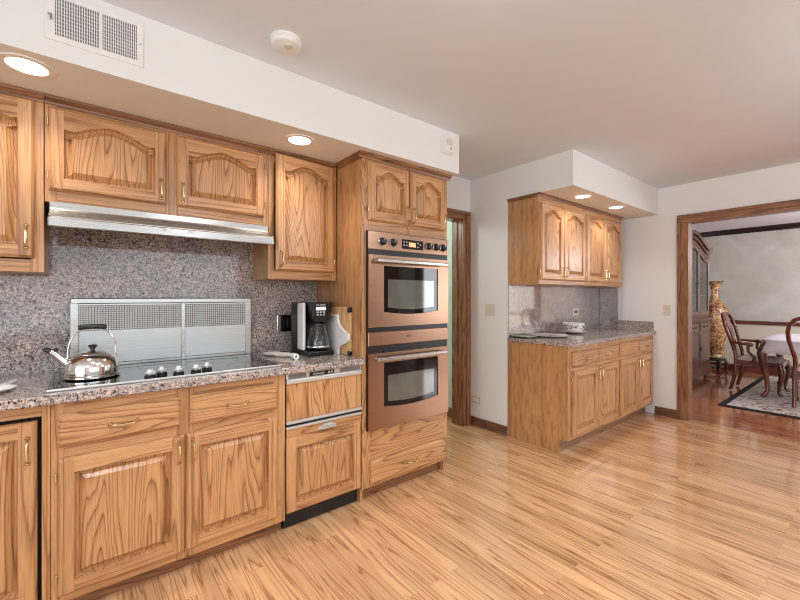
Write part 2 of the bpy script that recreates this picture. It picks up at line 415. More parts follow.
sbox('baseboard_dining', -2.2, 3.15, 8.832, 8.85, 0, .11, CHERRY, 'x', .004)
# casings
def casing_profile(mb, w0, w1, axis_fn): pass
m = MB()                            # doorway in the left wall
m.box(-2.78, -2.65, 2.91, 2.925, 0, 2.06, OAKD); m.box(-2.78, -2.65, 2.15, 2.165, 0, 2.06, OAKD); m.box(-2.78, -2.65, 2.15, 2.925, 2.045, 2.06, OAKD, 'y')
m.box(-2.65, -2.632, 2.915, 3.02, 0, 2.05, OAKD, 'z', .003); m.box(-2.632, -2.622, 2.96, 3.02, 0, 2.09, OAKD, 'z', .003)
m.box(-2.65, -2.632, 2.08, 3.02, 2.05, 2.13, OAKD, 'y', .003); m.box(-2.632, -2.622, 2.08, 3.02, 2.09, 2.13, OAKD, 'y', .003)
m.box(-2.72, -2.70, 2.895, 2.91, 0, 2.045, OAKD)
struct('door_1', m)
m = MB()                            # opening to the dining room
m.box(-1.31, -1.295, YF-.012, 5.0, 0, 2.05, OAKD); m.box(-1.31, 1.5, YF-.012, 5.0, 2.05, 2.065, OAKD, 'x'); m.box(1.485, 1.5, YF-.012, 5.0, 0, 2.05, OAKD)
for x0, x1 in ((-1.392, -1.300), (1.49, 1.582)):
    m.box(x0, x1, YF-.016, YF, 0, 2.0545, OAKD, 'z', .003)
    xm = x0 if x0 < 0 else x1-.03
    m.box(xm, xm+.03, YF-.026, YF-.0165, 0, 2.1055, OAKD, 'z', .004)
m.box(-1.392, 1.582, YF-.016, YF, 2.055, 2.136, OAKD, 'x', .003); m.box(-1.392, 1.582, YF-.026, YF-.0165, 2.106, 2.136, OAKD, 'x', .004)
struct('door_2', m)
def baseboard(name, x0, x1, y0, y1, g):
    m = MB(); m.box(x0, x1, y0, y1, 0, .085, OAKB, g, .003)
    if g == 'x': m.box(x0, x1, y0-.012, y0, 0, .018, OAKB, g, .004)
    struct(name, m)
baseboard('baseboard_return', -2.645, -2.2, 3.025, 3.04, 'x')
baseboard('baseboard_far', -1.6, -1.392, YF-.015, YF, 'x')

# ------------------------------------------------------------------ cabinet pieces (all fronts look along +X)
def board(mb, X, y0, y1, z0, z1, t, cham, mat, grain, c=.010, d=.012):
    i = dict(l=c if 'l' in cham else 0, r=c if 'r' in cham else 0, b=c if 'b' in cham else 0, t=c if 't' in cham else 0)
    o = [(y0, z0), (y1, z0), (y1, z1), (y0, z1)]
    n = [(y0+i['l'], z0+i['b']), (y1-i['r'], z0+i['b']), (y1-i['r'], z1-i['t']), (y0+i['l'], z1-i['t'])]
    vs = [(X, *p) for p in o]+[(X+t-d, *p) for p in o]+[(X+t, *p) for p in n]
    fs = [(0, 1, 2, 3), (8, 9, 10, 11)]
    for k in range(4):
        l = (k+1) % 4; fs += [(k, l, 4+l, 4+k), (4+k, 4+l, 8+l, 8+k)]
    mb.add(vs, fs, mat, grain)
def inset(poly, d):
    n = len(poly); out = []
    for i in range(n):
        a, b, c = Vector(poly[i-1]), Vector(poly[i]), Vector(poly[(i+1) % n])
        e1 = (b-a).normalized(); e2 = (c-b).normalized()
        n1 = Vector((-e1.y, e1.x)); n2 = Vector((-e2.y, e2.x))
        k = max(.35, 1+n1.dot(n2)); q = b+(n1+n2)/k*d; out.append((q.x, q.y))
    return out
def handle_mb(X, y, z, L=.095, vertical=True):
    m = MB(); h = L/2
    pts = []
    for k in range(15):
        t = k/14; a = -h+L*t; o = .006+.020*min(1, math.sin(PI*t)*2.2)
        pts.append((X+o, y, z+a) if vertical else (X+o, y+a, z-.004*math.sin(PI*t)))
    m.tube(pts, [.0036+.0022*math.sin(PI*k/14)**2 for k in range(15)], BRASS, 8)
    for sgn in (-1, 1):
        c = (X-.0005, y, z+sgn*h) if vertical else (X-.0005, y+sgn*h, z)
        m.lathe([(.0085, 0), (.0085, .002), (.005, .006), (.004, .010)], c, BRASS, 14, 'x')
    return m
def door(parent, y0, y1, z0, z1, X, arch=True, hnd=None, hz=None, hinge=None, t=.023, sw=.052, label=None, tilt=None):
    """raised-panel door: stiles, rails and inner moulding; panel, handle and hinges below it"""
    m = MB(); br = .055; sh = .092 if arch else .058; A = .045 if arch else 0
    oy0, oy1, oz0 = y0+sw, y1-sw, z0+br; ozs = z1-sh; N = 28 if arch else 1
    def top(u):
        if not arch: return ozs
        w = min(1, max(0, (u-.06)/.88)); return ozs-.006*math.sin(PI*min(1, u/.2 if u < .5 else (1-u)/.2))+A*(.5-.5*math.cos(2*PI*w))**.85
    outline = [(oy0, oz0), (oy1, oz0)]+[(oy1-(oy1-oy0)*k/N, top(k/N)) for k in range(N+1)]
    board(m, X, y0, oy0, z0, z1, t, 'lbt', OAKF, 'z'); board(m, X, oy1, y1, z0, z1, t, 'rbt', OAKF, 'z')
    board(m, X, oy0, oy1, z0, oz0, t, 'b', OAKF, 'y')
    vs = []; fs = []
    for k in range(N+1):
        y = oy1-(oy1-oy0)*k/N
        vs += [(X+t, y, top(k/N)), (X+t, y, z1-.010), (X+t-.012, y, z1), (X, y, z1)]
    for k in range(N):
        for j in range(3): fs.append((k*4+j, k*4+j+1, k*4+5+j, k*4+4+j))
    m.add(vs, fs, OAKF, 'y')
    o1 = inset(outline, .006); n = len(outline)
    vs = [(X+t, *p) for p in outline]+[(X+t-.0225, *p) for p in o1]+[(X, *p) for p in o1]
    fs = [(i, (i+1) % n, n+(i+1) % n, n+i) for i in range(n)]+[(n+i, n+(i+1) % n, 2*n+(i+1) % n, 2*n+i) for i in range(n)]
    m.add(vs, fs, OAKF, 'z')
    org = (X, y0, z0) if hinge != 'r' else (X, y1, z0)
    d = build('door', m, parent, label, origin=org)
    p = MB(); o2 = inset(outline, .0125); o3 = inset(outline, .036 if (oy1-oy0) > .2 else .030)
    vs = [(X+t-.0225, *q) for q in o1]+[(X+t-.0225, *q) for q in o2]+[(X+t-.001, *q) for q in o3]
    fs = [(i, (i+1) % n, n+(i+1) % n, n+i) for i in range(n)]+[(n+i, n+(i+1) % n, 2*n+(i+1) % n, 2*n+i) for i in range(n)]
    fs.append(tuple(range(2*n, 3*n)))
    p.add(vs, fs, OAK, 'z'); build('panel', p, d)
    if hnd:
        hy = y0+sw*.5 if hnd == 'l' else y1-sw*.5
        build('handle', handle_mb(X+t, hy, hz), d)
    if hinge:
        hy = y0-.003 if hinge == 'l' else y1+.003
        for z in (z0+.07, z1-.07): build('hinge', MB().cyl((X+t*.5, hy, z-.018), .0035, .036, BRASS, 'z', 10), d)
    if tilt: d.rotation_euler.z = tilt
    return d
def drawer(parent, y0, y1, z0, z1, X, t=.025, hl=.095):
    m = MB(); board(m, X, y0, y1, z0, z1, t, 'lrbt', OAK, 'y', .012, .014)
    d = build('drawer', m, parent, origin=(X, y0, z0))
    build('handle', handle_mb(X+t, (y0+y1)/2, (z0+z1)/2, hl, False), d)
    return d
def crown(parent, X, y0, y1, z=2.140, left=None, right=None, zt=2.175):
    m = MB()
    pr = [(0, z), (.006, z), (.009, z+.010), (.022, z+.022), (.026, zt-.004), (.026, zt), (0, zt)]
    m.prism([(X+a, b) for a, b in pr], 'y', y0-(.026 if left is not None else 0), y1+(.026 if right is not None else 0), OAKD, 'y')  # darker oak puts the shade on the moulding into its colour
    if left is not None: m.prism([(y0-a, b) for a, b in pr], 'x', left, X+.004, OAKD, 'x')
    if right is not None: m.prism([(y1+a, b) for a, b in pr], 'x', right, X+.004, OAKD, 'x')
    return build('crown_moulding', m, parent)
def carcass(parent, xb, X, y0, y1, z0, z1, stiles, rails, mat=OAKS, ft=.02, open_bottom=False):
    """box body and a face frame of stiles (y ranges) and rails (z ranges)"""
    m = MB(); w = .016
    m.box(xb, X-ft, y0, y0+w, z0, z1, mat); m.box(xb, X-ft, y1-w, y1, z0, z1, mat)
    m.box(xb, xb+.008, y0+w, y1-w, z0, z1, mat); m.box(xb, X-ft, y0+w, y1-w, z0, z0+w, mat, 'x'); m.box(xb, X-ft, y0+w, y1-w, z1-w, z1, mat, 'x')
    build('carcass', m, parent)
    f = MB()
    for a, b in stiles: f.box(X-ft, X, a, b, z0, z1, OAKF, 'z', .0012)
    ys = sorted(stiles)
    for a, b in rails:
        for (p, q), (r, s_) in zip(ys[:-1], ys[1:]): f.box(X-ft, X-.0005, q, r, a, b, OAKF, 'y', .0012)
    build('face_frame', f, parent)

# --- upper cabinets on the left wall
XB = -2.645; XU = -2.345
c = thing('wall_cabinet', 'tall oak wall cabinet at the left edge, left of the range hood', 'cabinet', (-2.5, -.5, 1.39))
carcass(c, XB, XU, -.95, -.142, 1.39, 2.16, [(-.95, -.905), (-.57, -.55), (-.185, -.142)], [(1.39, 1.445), (2.10, 2.16)])
door(c, -.56, -.172, 1.45, 2.138, XU, True, 'r', 1.54, None); door(c, -.93, -.567, 1.45, 2.138, XU, True, 'l', 1.54, None)
crown(c, XU, -.95, -.142)
c = thing('wall_cabinet', 'short two-door oak cabinet mounted directly above the steel range hood', 'cabinet', (-2.5, .36, 1.70))
carcass(c, XB, XU, -.14, .862, 1.705, 2.16, [(-.14, -.10), (.325, .38), (.825, .862)], [(1.705, 1.765), (2.10, 2.16)])
door(c, -.127, .329, 1.757, 2.128, XU, True, 'r', 1.83, 'l'); door(c, .375, .835, 1.757, 2.128, XU, True, 'l', 1.83, 'r')
crown(c, XU, -.14, .862)
c = thing('wall_cabinet', 'single-door oak wall cabinet with door ajar, between range hood and oven tower', 'cabinet', (-2.5, 1.1, 1.39))
carcass(c, XB, XU, .864, 1.328, 1.39, 2.16, [(.864, .90), (1.295, 1.328)], [(1.39, 1.445), (2.10, 2.16)])
door(c, .893, 1.303, 1.442, 2.148, XU+.002, True, 'l', 1.515, 'r', tilt=.075)
crown(c, XU, .864, 1.305)

# --- oven tower
XT = -2.035
c = thing('oven_cabinet', 'tall oak cabinet housing the double wall oven', 'cabinet', (-2.34, 1.70, 0))
y0, y1 = 1.333, 2.078
m = MB()
m.box(XB, XT-.02, y0, y0+.018, 0, 2.16, OAKS); m.box(XB, XT-.02, y1-.018, y1, 0, 2.16, OAKS)
m.box(XB, XB+.008, y0+.018, y1-.018, .09, 2.16, OAK)
for z in (.09, .42, 1.70, 2.14): m.box(XB, XT-.02, y0+.018, y1-.018, z, z+.018, OAK, 'x')
build('carcass', m, c)
f = MB()
f.box(XT-.02, XT, y0, y0+.062, .085, 2.16, OAK, 'z', .0012); f.box(XT-.02, XT, y1-.028, y1, .085, 2.16, OAK, 'z', .0012)
f.box(XT-.02, XT, 1.69, 1.722, 1.70, 2.16, OAK, 'z', .001)
for a, b in ((.085, .115), (.24, .446), (1.695, 1.775), (2.11, 2.16)): f.box(XT-.02, XT-.0005, y0+.034, y1-.028, a, b, OAK, 'y', .0012)
build('face_frame', f, c)
k = MB(); k.box(XT-.075, XT-.06, y0+.002, y1-.03, 0, .085, OAKD, 'y'); build('toe_kick', k, c)  # darker oak here paints in the shade of the toe recess
door(c, 1.375, 1.702, 1.76, 2.130, XT, True, 'r', 1.83, 'l', sw=.048); door(c, 1.712, 2.045, 1.76, 2.130, XT, True, 'l', 1.83, 'r', sw=.048)
drawer(c, 1.391, 2.053, .11, .252, XT, .026, .085)
crown(c, XT, y0, y1, left=XU+.03, right=XB)

# --- base cabinets of the left run
XF = -2.035
c = thing('base_cabinet', 'oak base cabinet with dark-gapped inset door at the bottom left corner', 'cabinet', (-2.34, -.5, 0))
carcass(c, XB, XF, -.95, -.105, .075, .866, [(-.95, -.62), (-.130, -.105)], [(.075, .10), (.822, .866)])
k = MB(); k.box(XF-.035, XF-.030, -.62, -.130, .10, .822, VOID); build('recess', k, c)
door(c, -.60, -.143, .108, .806, XF-.02, False, 'r', .70, None)
k = MB(); k.box(XF-.075, XF-.06, -.95, -.105, 0, .075, OAKD, 'y'); build('toe_kick', k, c)  # toe kick coloured darker to carry the shade under the cabinet
c = thing('base_cabinet', 'wide oak base cabinet with two drawers over two doors, below the cooktop', 'cabinet', (-2.34, .36, 0))
carcass(c, XB, XF, -.103, .840, .075, .866, [(-.103, -.065), (.325, .395), (.775, .840)], [(.075, .125), (.63, .705), (.81, .866)])
drawer(c, -.085, .341, .692, .820, XF); drawer(c, .378, .795, .690, .822, XF)
door(c, -.085, .357, .110, .647, XF, False, 'r', .575, 'l'); door(c, .363, .795, .115, .647, XF, False, 'l', .575, 'r')
k = MB(); k.box(XF-.075, XF-.06, -.103, .840, 0, .075, OAKD, 'y'); build('toe_kick', k, c)  # shade of the toe recess put into the darker oak

# --- dishwasher with oak front
c = thing('dishwasher', 'built-in dishwasher with oak front panels and steel strips, left of the oven tower', 'dishwasher', (-2.34, 1.08, 0))
a, b = .846, 1.327
m = MB(); m.box(XB, XF-.012, a+.004, b-.002, .10, .862, BLACK); m.box(XB+.1, XF-.06, a+.02, b-.02, 0, .10, BLACK); build('body', m, c)
k = MB(); k.box(XF-.058, XF-.05, a+.004, b-.002, .004, .10, BLACK); build('kick_plate', k, c)
m = MB(); m.box(XF-.012, XF+.004, a, b, .832, .862, SATIN, 'y', .002); cp = build('control_strip', m, c)
m = MB(); m.box(XF+.002, XF+.0065, a+.012, a+.115, .836, .858, GREY); m.box(XF+.002, XF+.0065, a+.135, a+.29, .836, .858, BLACK); m.box(XF+.002, XF+.0065, a+.33, b-.012, .836, .858, GREY); build('display_window', m, cp)
text_mesh('lettering', 'KitchenAid', .016, WHITE, cp, (XF+.007, a+.19, .847), FACE_X)
for y in (a+.25, a+.268): build('button', MB().box(XF+.006, XF+.010, y, y+.011, .841, .853, SILVER, bev=.001), cp)
m = MB(); m.box(XF-.012, XF+.012, a, b, .806, .832, SATIN, 'y', .005); build('steel_strip', m, c)
m = MB(); m.box(XF-.012, XF+.002, a+.002, b-.002, .604, .806, OAK, 'z', .002); build('oak_panel', m, c)
m = MB(); m.box(XF-.012, XF+.012, a, b, .588, .604, SATIN, 'y', .004); build('steel_strip', m, c)
m = MB(); m.box(XF-.012, XF+.010, a, b, .560, .574, SATIN, 'y', .004); build('steel_strip', m, c)
d = door(c, a+.002, b-.002, .104, .516, XF-.012, False)
m = MB(); m.box(XF-.012, XF+.003, a+.002, b-.002, .516, .560, OAK, 'y', .002); lr = build('latch_rail', m, c)
m = MB(); m.box(XF+.002, XF+.010, 1.035, 1.150, .524, .542, SATIN, 'y', .003); m.prism([(1.055, .542), (1.13, .542), (1.12, .556), (1.065, .556)], 'x', XF+.002, XF+.016, SATIN); m.box(XF+.008, XF+.022, 1.045, 1.14, .527, .536, SATIN, 'y', .003); build('latch_handle', m, lr)

# --- double wall oven
c = thing('double_oven', 'steel double wall oven with reflected wood tone in its colour, in the tall oak tower', 'oven', (-2.3, 1.715, .446))
a, b = 1.362, 2.060; XO = -2.008
m = MB(); m.box(-2.58, XT+.002, a+.012, b-.012, .455, 1.69, BLACK); m.box(XT+.0015, XO-.006, a, b, .446, 1.694, BLACK); build('body', m, c)
m = MB(); m.box(XO-.008, XO, a, b, 1.578, 1.694, WOODREFL, 'y', .003); cp = build('control_panel', m, c)
m = MB(); m.box(XO-.001, XO+.003, a+.268, a+.455, 1.600, 1.662, BGLASS, bev=.002); dp = build('display', m, cp)
m = MB(); m.box(XO+.0025, XO+.0035, a+.325, a+.385, 1.615, 1.645, AMBER); build('screen', m, dp)
for i, (yy, zz) in enumerate([(a+.284, 1.644), (a+.306, 1.644), (a+.284, 1.624), (a+.306, 1.624), (a+.405, 1.646), (a+.425, 1.636), (a+.405, 1.618)]):
    build('button', MB().box(XO+.002, XO+.0045, yy-.006, yy+.006, zz-.004, zz+.004, SILVER, bev=.001), dp)
for y in (a+.105, a+.192, a+.505, a+.575, a+.645):
    m = MB(); m.lathe([(.026, 0), (.026, .004), (.021, .008), (.020, .024), (.016, .028), (.006, .029)], (XO, y, 1.632), BLACK, 24, 'x')
    kb = build('knob', m, cp)
    m = MB(); m.tube([(XO+.004, y+.0265*math.cos(2*PI*i/24), 1.632+.0265*math.sin(2*PI*i/24)) for i in range(24)], .0022, CHROME, 6, True); build('ring', m, kb)
    build('pointer', MB().box(XO+.0285, XO+.030, y-.0015, y+.0015, 1.636, 1.65, WHITE), kb)
def oven_door(z0, z1, wz0, wz1, hz):
    d = MB(); wy0, wy1 = a+.118, b-.105; ow0, ow1 = wz0-.008, wz1+.010
    # door skin with an opening for the window
    N = 14
    low = [(wy0+(wy1-wy0)*k/N, wz0-.018*math.sin(PI*k/N)) for k in range(N+1)]
    d.box(XO-.010, XO+.004, a, wy0, z0, z1, WOODREFL, 'y'); d.box(XO-.010, XO+.004, wy1, b, z0, z1, WOODREFL, 'y'); d.box(XO-.010, XO+.004, wy0, wy1, wz1, z1, WOODREFL, 'y')
    d.prism([(wy0, z0), (wy1, z0)]+low[::-1], 'x', XO-.010, XO+.004, WOODREFL, 'y')
    o = build('door', d, c)
    w = MB(); w.prism([(p[0], p[1]+.0) for p in low]+[(wy1, wz1), (wy0, wz1)], 'x', XO-.012, XO-.002, BGLASS); wn = build('window_border', w, o, 'black glass border around the oven window')
    g = MB(); lw = [(wy0+.035+(wy1-wy0-.07)*k/N, wz0+.028-.014*math.sin(PI*k/N)) for k in range(N+1)]
    g.prism(lw+[(wy1-.035, wz1-.085), (wy0+.035, wz1-.085)], 'x', XO-.008, XO-.0005, OGLASS); build('window', g, o, 'smoky reflective oven window')
    h = MB(); h.box(XO+.034, XO+.052, a+.040, b-.052, hz-.013, hz+.013, STEEL, 'y', .006)
    for y in (a+.057, b-.072): h.box(XO+.002, XO+.04, y-.010, y+.010, hz-.009, hz+.009, STEEL, 'y', .003)
    build('handle', h, o, 'pale steel bar handle')
    t_ = MB(); t_.box(XO-.006, XO+.001, wy0, wy1, z1, z1+.012, BLACK); build('vent_slot', t_, o)
oven_door(1.090, 1.545, 1.185, 1.478, 1.508)
m = MB(); m.box(XO-.010, XO+.002, a, b, .972, 1.060, WOODREFL, 'y', .003); mp = build('middle_panel', m, c)
text_mesh('badge', 'BOSCH', .016, BLACK, mp, (XO+.0025, (a+b)/2-.02, 1.02), FACE_X)
oven_door(.448, .925, .585, .862, .892)

# --- worktop, backsplash and cooking equipment
m = MB(); m.box(XB, -1.995, -.95, 1.331, .868, .905, GRANITE, bev=.004)
tag(build('worktop', m), 'long granite worktop carrying the cooktop, kettle and coffee maker', 'countertop')
m = MB(); m.box(-2.6495, -2.632, -.95, -.142, .905, 1.389, GRANITE); m.box(-2.6495, -2.632, -.142, .864, .905, 1.7, GRANITE); m.box(-2.6495, -2.632, .864, 1.331, .905, 1.389, GRANITE)
tag(build('backsplash', m), 'speckled pink-grey granite backsplash behind the cooktop and under the hood', 'backsplash')
c = thing('range_hood', 'slim stainless steel range hood under the short oak cabinets', 'range hood', (-2.43, .36, 1.585))
m = MB(); a, b = -.122, .850
pr = [(XB+.0135, 1.632), (-2.245, 1.632), (-2.238, 1.585), (-2.225, 1.585), (-2.225, 1.626), (-2.285, 1.652), (-2.315, 1.668), (-2.318, 1.676), (-2.318, 1.703), (XB+.0135, 1.703)]
m.prism(pr, 'y', a, b, STEEL, 'y')
for y in (a, b-.006): m.prism([(-2.42, 1.632), (-2.24, 1.585), (-2.225, 1.585), (-2.225, 1.632)], 'y', y, y+.006, STEEL)
build('body', m, c)
m = MB(); m.box(-2.232, -2.218, a-.002, b+.002, 1.581, 1.622, STEEL, 'y', .004); build('lip', m, c)
m = MB(); m.box(-2.60, -2.30, a+.08, b-.08, 1.627, 1.633, GREY, bev=.002)
for k in range(26): m.box(-2.59, -2.31, a+.1+k*.0305, a+.112+k*.0305, 1.624, 1.628, STEEL)
build('filter', m, c)
for y in (.30, .42): build('switch', MB().box(-2.2185, -2.2145, y-.012, y+.012, 1.604, 1.618, SILVER, bev=.001), c)
c = thing('downdraft_vent', 'wide stainless panel with two mesh grilles standing behind the cooktop', 'vent', (-2.62, .39, .905))
a, b = -.060, .842; X0 = -2.632; X1 = -2.606
m = MB(); m.box(X0, X1, a, b, .905, 1.272, VSTEEL, 'y', .002); build('panel', m, c)
m = MB()
for y in (a, b-.035): m.box(X1-.001, X1+.008, y, y+.035, .913, 1.272, STEEL, 'z', .002)
m.box(X1-.001, X1+.010, a, b, 1.245, 1.274, STEEL, 'y', .004); m.box(X1-.001, X1+.006, a, b, .906, .93, STEEL, 'y', .003)
m.box(X1-.001, X1+.008, .44, .462, .913, 1.245, STEEL, 'z', .002); build('frame', m, c)
for g0, g1 in ((a+.04, .436), (.466, b-.04)):
    m = MB(); m.box(X1-.001, X1+.001, g0, g1, 1.105, 1.235, WHITE)
    z0, z1 = 1.105, 1.235
    n = int((g1-g0)/.0115)
    for k in range(n+1):
        y = g0+(g1-g0)*k/n; m.box(X1+.001, X1+.0035, y-.0013, y+.0013, z0, z1, GREY)
    for k in range(13):
        z = z0+(z1-z0)*k/12; m.box(X1+.001, X1+.004, g0, g1, z-.0013, z+.0013, GREY)
    build('grille', m, c)
c = thing('cooktop', 'black glass cooktop with five steel knobs set in the worktop', 'cooktop', (-2.3, .35, .905))
a, b = -.118, .828
m = MB(); m.box(-2.575, -2.0685, a, b, .9052, .912, CGLASS, bev=.0015); build('glass', m, c)
m = MB(); m.box(-2.068, -2.056, a-.002, b+.002, .9052, .915, SATIN, 'y', .003); build('front_trim', m, c)
for x, y, r in ((-2.42, .62, .09), (-2.21, .66, .075), (-2.44, .30, .09)):
    m = MB(); m.lathe([(r, 0), (r, .0006), (r-.004, .0006), (r-.004, 0)], (x, y, .9118), GREY, 40); build('burner_ring', m, c)
for x, y in ((-2.115, .232), (-2.155, .283), (-2.125, .349), (-2.125, .424), (-2.155, .480)):
    m = MB(); m.lathe([(.023, 0), (.023, .009), (.019, .012)], (x, y, .912), BLACK, 22); kb = build('knob', m, c)
    m = MB(); m.lathe([(.013, 0), (.014, .008), (.013, .018), (.011, .026), (.004, .027)], (x, y, .924), SATIN, 20)
    for q in range(4):
        an = q*PI/2+.5; m.tube([(x+.008*math.cos(an), y+.008*math.sin(an), .934), (x+.023*math.cos(an), y+.023*math.sin(an), .934)], .0062, SATIN, 10)
    build('cap', m, kb, 'brushed steel knob cap')

# --- kettle
c = thing('kettle', 'stainless steel kettle with black grip standing on the cooktop', 'kettle', (-2.30, .032, .912))
kx, ky, kz = -2.30, .027, .9123
m = MB(); m.lathe([(.06, 0), (.099, .001), (.105, .006), (.105, .014), (.101, .018), (.102, .05), (.097, .072), (.083, .092), (.064, .103), (.050, .108)], (kx, ky, kz), CHROME, 48)
build('body', m, c)
m = MB(); m.lathe([(.056, .104), (.056, .108), (.040, .116), (.018, .121), (.0, .122)], (kx, ky, kz), CHROME, 40); ld = build('lid', m, c)
m = MB(); m.lathe([(.008, .120), (.009, .130), (.016, .139), (.018, .145), (.012, .148), (0, .149)], (kx, ky, kz), BLACK, 20); build('lid_knob', m, ld)
m = MB(); m.tube([(kx, ky-.075, kz+.055), (kx, ky-.108, kz+.085), (kx+.002, ky-.135, kz+.118), (kx+.004, ky-.152, kz+.132)], [.020, .015, .011, .010], CHROME, 16); sp = build('spout', m, c)
m = MB(); m.tube([(kx+.003, ky-.146, kz+.128), (kx+.004, ky-.160, kz+.138), (kx+.004, ky-.172, kz+.140)], [.0125, .010, .004], BLACK, 12); m.box(kx-.004, kx+.008, ky-.135, ky-.120, kz+.128, kz+.142, BLACK, bev=.002); build('spout_cap', m, sp)
pts = []
for k in range(25):
    t = k/24; an = PI*(1-t); pts.append((kx, ky+.088*math.cos(an)*(1.0+.05*math.sin(an)), kz+.085+.145*math.sin(an)**.75))
m = MB(); m.tube(pts, .0032, CHROME, 8)
for s_ in (-1, 1): m.cyl((kx-.006, ky+s_*.087-.004, kz+.072), .008, .026, CHROME, 'z', 10)
bl = build('bail', m, c)
m = MB(); m.tube([(kx, ky-.052+.104*k/10, kz+.228+.004*math.sin(PI*k/10)) for k in range(11)], [.010, .0115, .012, .0118, .0115, .0115, .0115, .0118, .012, .0115, .010], BLACK, 14); build('grip', m, bl)

# --- coffee maker
c = thing('coffee_maker', 'black and silver drip coffee maker with glass carafe beside the oven tower', 'coffee maker', (-2.38, 1.175, .905))
x0, x1, a, b = -2.535, -2.255, 1.085, 1.265
m = MB(); m.box(x0, x1, a, b, .905, .938, BLACK, bev=.010); build('base', m, c)
m = MB(); m.box(x0, -2.415, a+.003, b-.003, .935, 1.245, BLACK, bev=.010); build('water_tank', m, c)
m = MB()
m.box(-2.425, -2.335, a-.002, a+.018, .938, 1.243, WHITE, bev=.008)
build('silver_column', m, c)
m = MB()
fr = [(a+.022, 1.245), (b-.002, 1.245), (b-.012, 1.18), (b-.035, 1.122), (a+.05, 1.122), (a+.034, 1.18)]
m.prism(fr, 'x', -2.43, -2.275, BLACK, 'z'); hd = build('brew_head', m, c)
m = MB(); m.box(-2.276, -2.270, a+.035, b-.035, 1.150, 1.240, BLACK, bev=.003); cp = build('control_panel', m, hd)
m = MB(); m.box(-2.271, -2.2685, a+.055, b-.055, 1.195, 1.217, LCD); build('screen', m, hd)
for i in range(3):
    for z in (1.162, 1.178): build('button', MB().box(-2.271, -2.267, a+.06+i*.022, a+.074+i*.022, z, z+.010, SILVER, bev=.001), hd)
text_mesh('lettering', 'MR. COFFEE', .012, WHITE, hd, (-2.268, (a+b)/2, 1.229), FACE_X)
cx, cy = -2.322, (a+b)/2+.006
m = MB(); m.lathe([(.058, .0), (.068, .004), (.074, .02), (.073, .05), (.062, .095), (.047, .140), (.044, .155), (.0415, .155), (.0445, .139), (.0595, .094), (.0705, .05), (.0715, .02), (.066, .0065), (.0, .005)], (cx, cy, .940), GLASS, 36); cf = build('carafe', m, c, 'clear glass carafe')
m = MB(); m.lathe([(.0455, .15), (.0475, .152), (.0475, .166), (.046, .170), (.03, .174), (0, .175)], (cx, cy, .940), BLACK, 28); build('carafe_lid', m, cf)
dx, dy = math.cos(-1.0), math.sin(-1.0)
m = MB(); m.tube([(cx+dx*q, cy+dy*q, z) for q, z in ((.046, 1.10), (.070, 1.098), (.088, 1.075), (.094, 1.02), (.080, .970))], .0065, BLACK, 10, flat=1.3); build('carafe_handle', m, cf)
m = MB(); m.lathe([(.074, .016), (.0755, .018), (.0755, .026), (.074, .028)], (cx, cy, .940), CHROME, 36); build('band', m, cf)

# --- cutting boards leaning on the tower side
m = MB(); m.box(-2.415, -2.145, 1.314, 1.330, .9055, 1.213, BOARDWOOD, 'z', .004)
c = tag(build('cutting_board', m), 'pale wooden cutting board with black corner grips leaning on the oven tower', 'cutting board')
for z0, z1 in ((.9055, .935), (1.180, 1.2135)):
    m = MB(); m.box(-2.172, -2.1435, 1.310, 1.332, z0, z1, BLACK, bev=.004); m.cyl((-2.168, 1.309, (z0+z1)/2), .006, .003, GREY, 'y', 12); build('corner_grip', m, c)
out = [(-2.50, .906), (-2.262, .906)]
for k in range(9): t = k/8; out.append((-2.262+.005*math.sin(PI*t)+.085*max(0, (t-.35)/.65)**2.2, .906+.075*t))
out += [(-2.158, .990), (-2.142, .996), (-2.134, 1.010), (-2.134, 1.034), (-2.142, 1.047), (-2.158, 1.052)]
for k in range(9): t = k/8; out.append((-2.177-.09*(1-(1-t)**2.2), 1.058+.085*t))
out += [(-2.268, 1.158), (-2.275, 1.166), (-2.50, 1.166)]
m = MB(); m.prism(out, 'y', 1.292, 1.308, WHITE)
tag(build('cutting_board', m), 'white paddle-shaped cutting board leaning in front of the wooden one', 'cutting board')

# --- outlet and plugs on the left backsplash
c = thing('wall_outlet', 'chrome double outlet plate on the granite beside the coffee maker', 'outlet', (-2.63, 1.11, 1.04))
m = MB(); m.box(-2.632, -2.626, 1.030, 1.196, 1.040, 1.155, CHROME, bev=.002); build('plate', m, c)
for y in (1.068, 1.113):
    m = MB(); m.box(-2.627, -2.624, y-.016, y+.016, 1.062, 1.134, BLACK, bev=.002); build('socket', m, c)
m = MB(); m.box(-2.626, -2.585, 1.138, 1.186, 1.056, 1.150, BLACK, bev=.004)
c = tag(build('plug_adapter', m), 'black plug adapter pushed into the outlet beside the coffee maker', 'plug')
m = MB(); m.tube([(-2.592, 1.16, 1.06), (-2.588, 1.165, 1.0), (-2.60, 1.18, .94), (-2.60, 1.20, .915), (-2.58, 1.25, .911)], .004, BLACK, 8); build('cord', m, c)

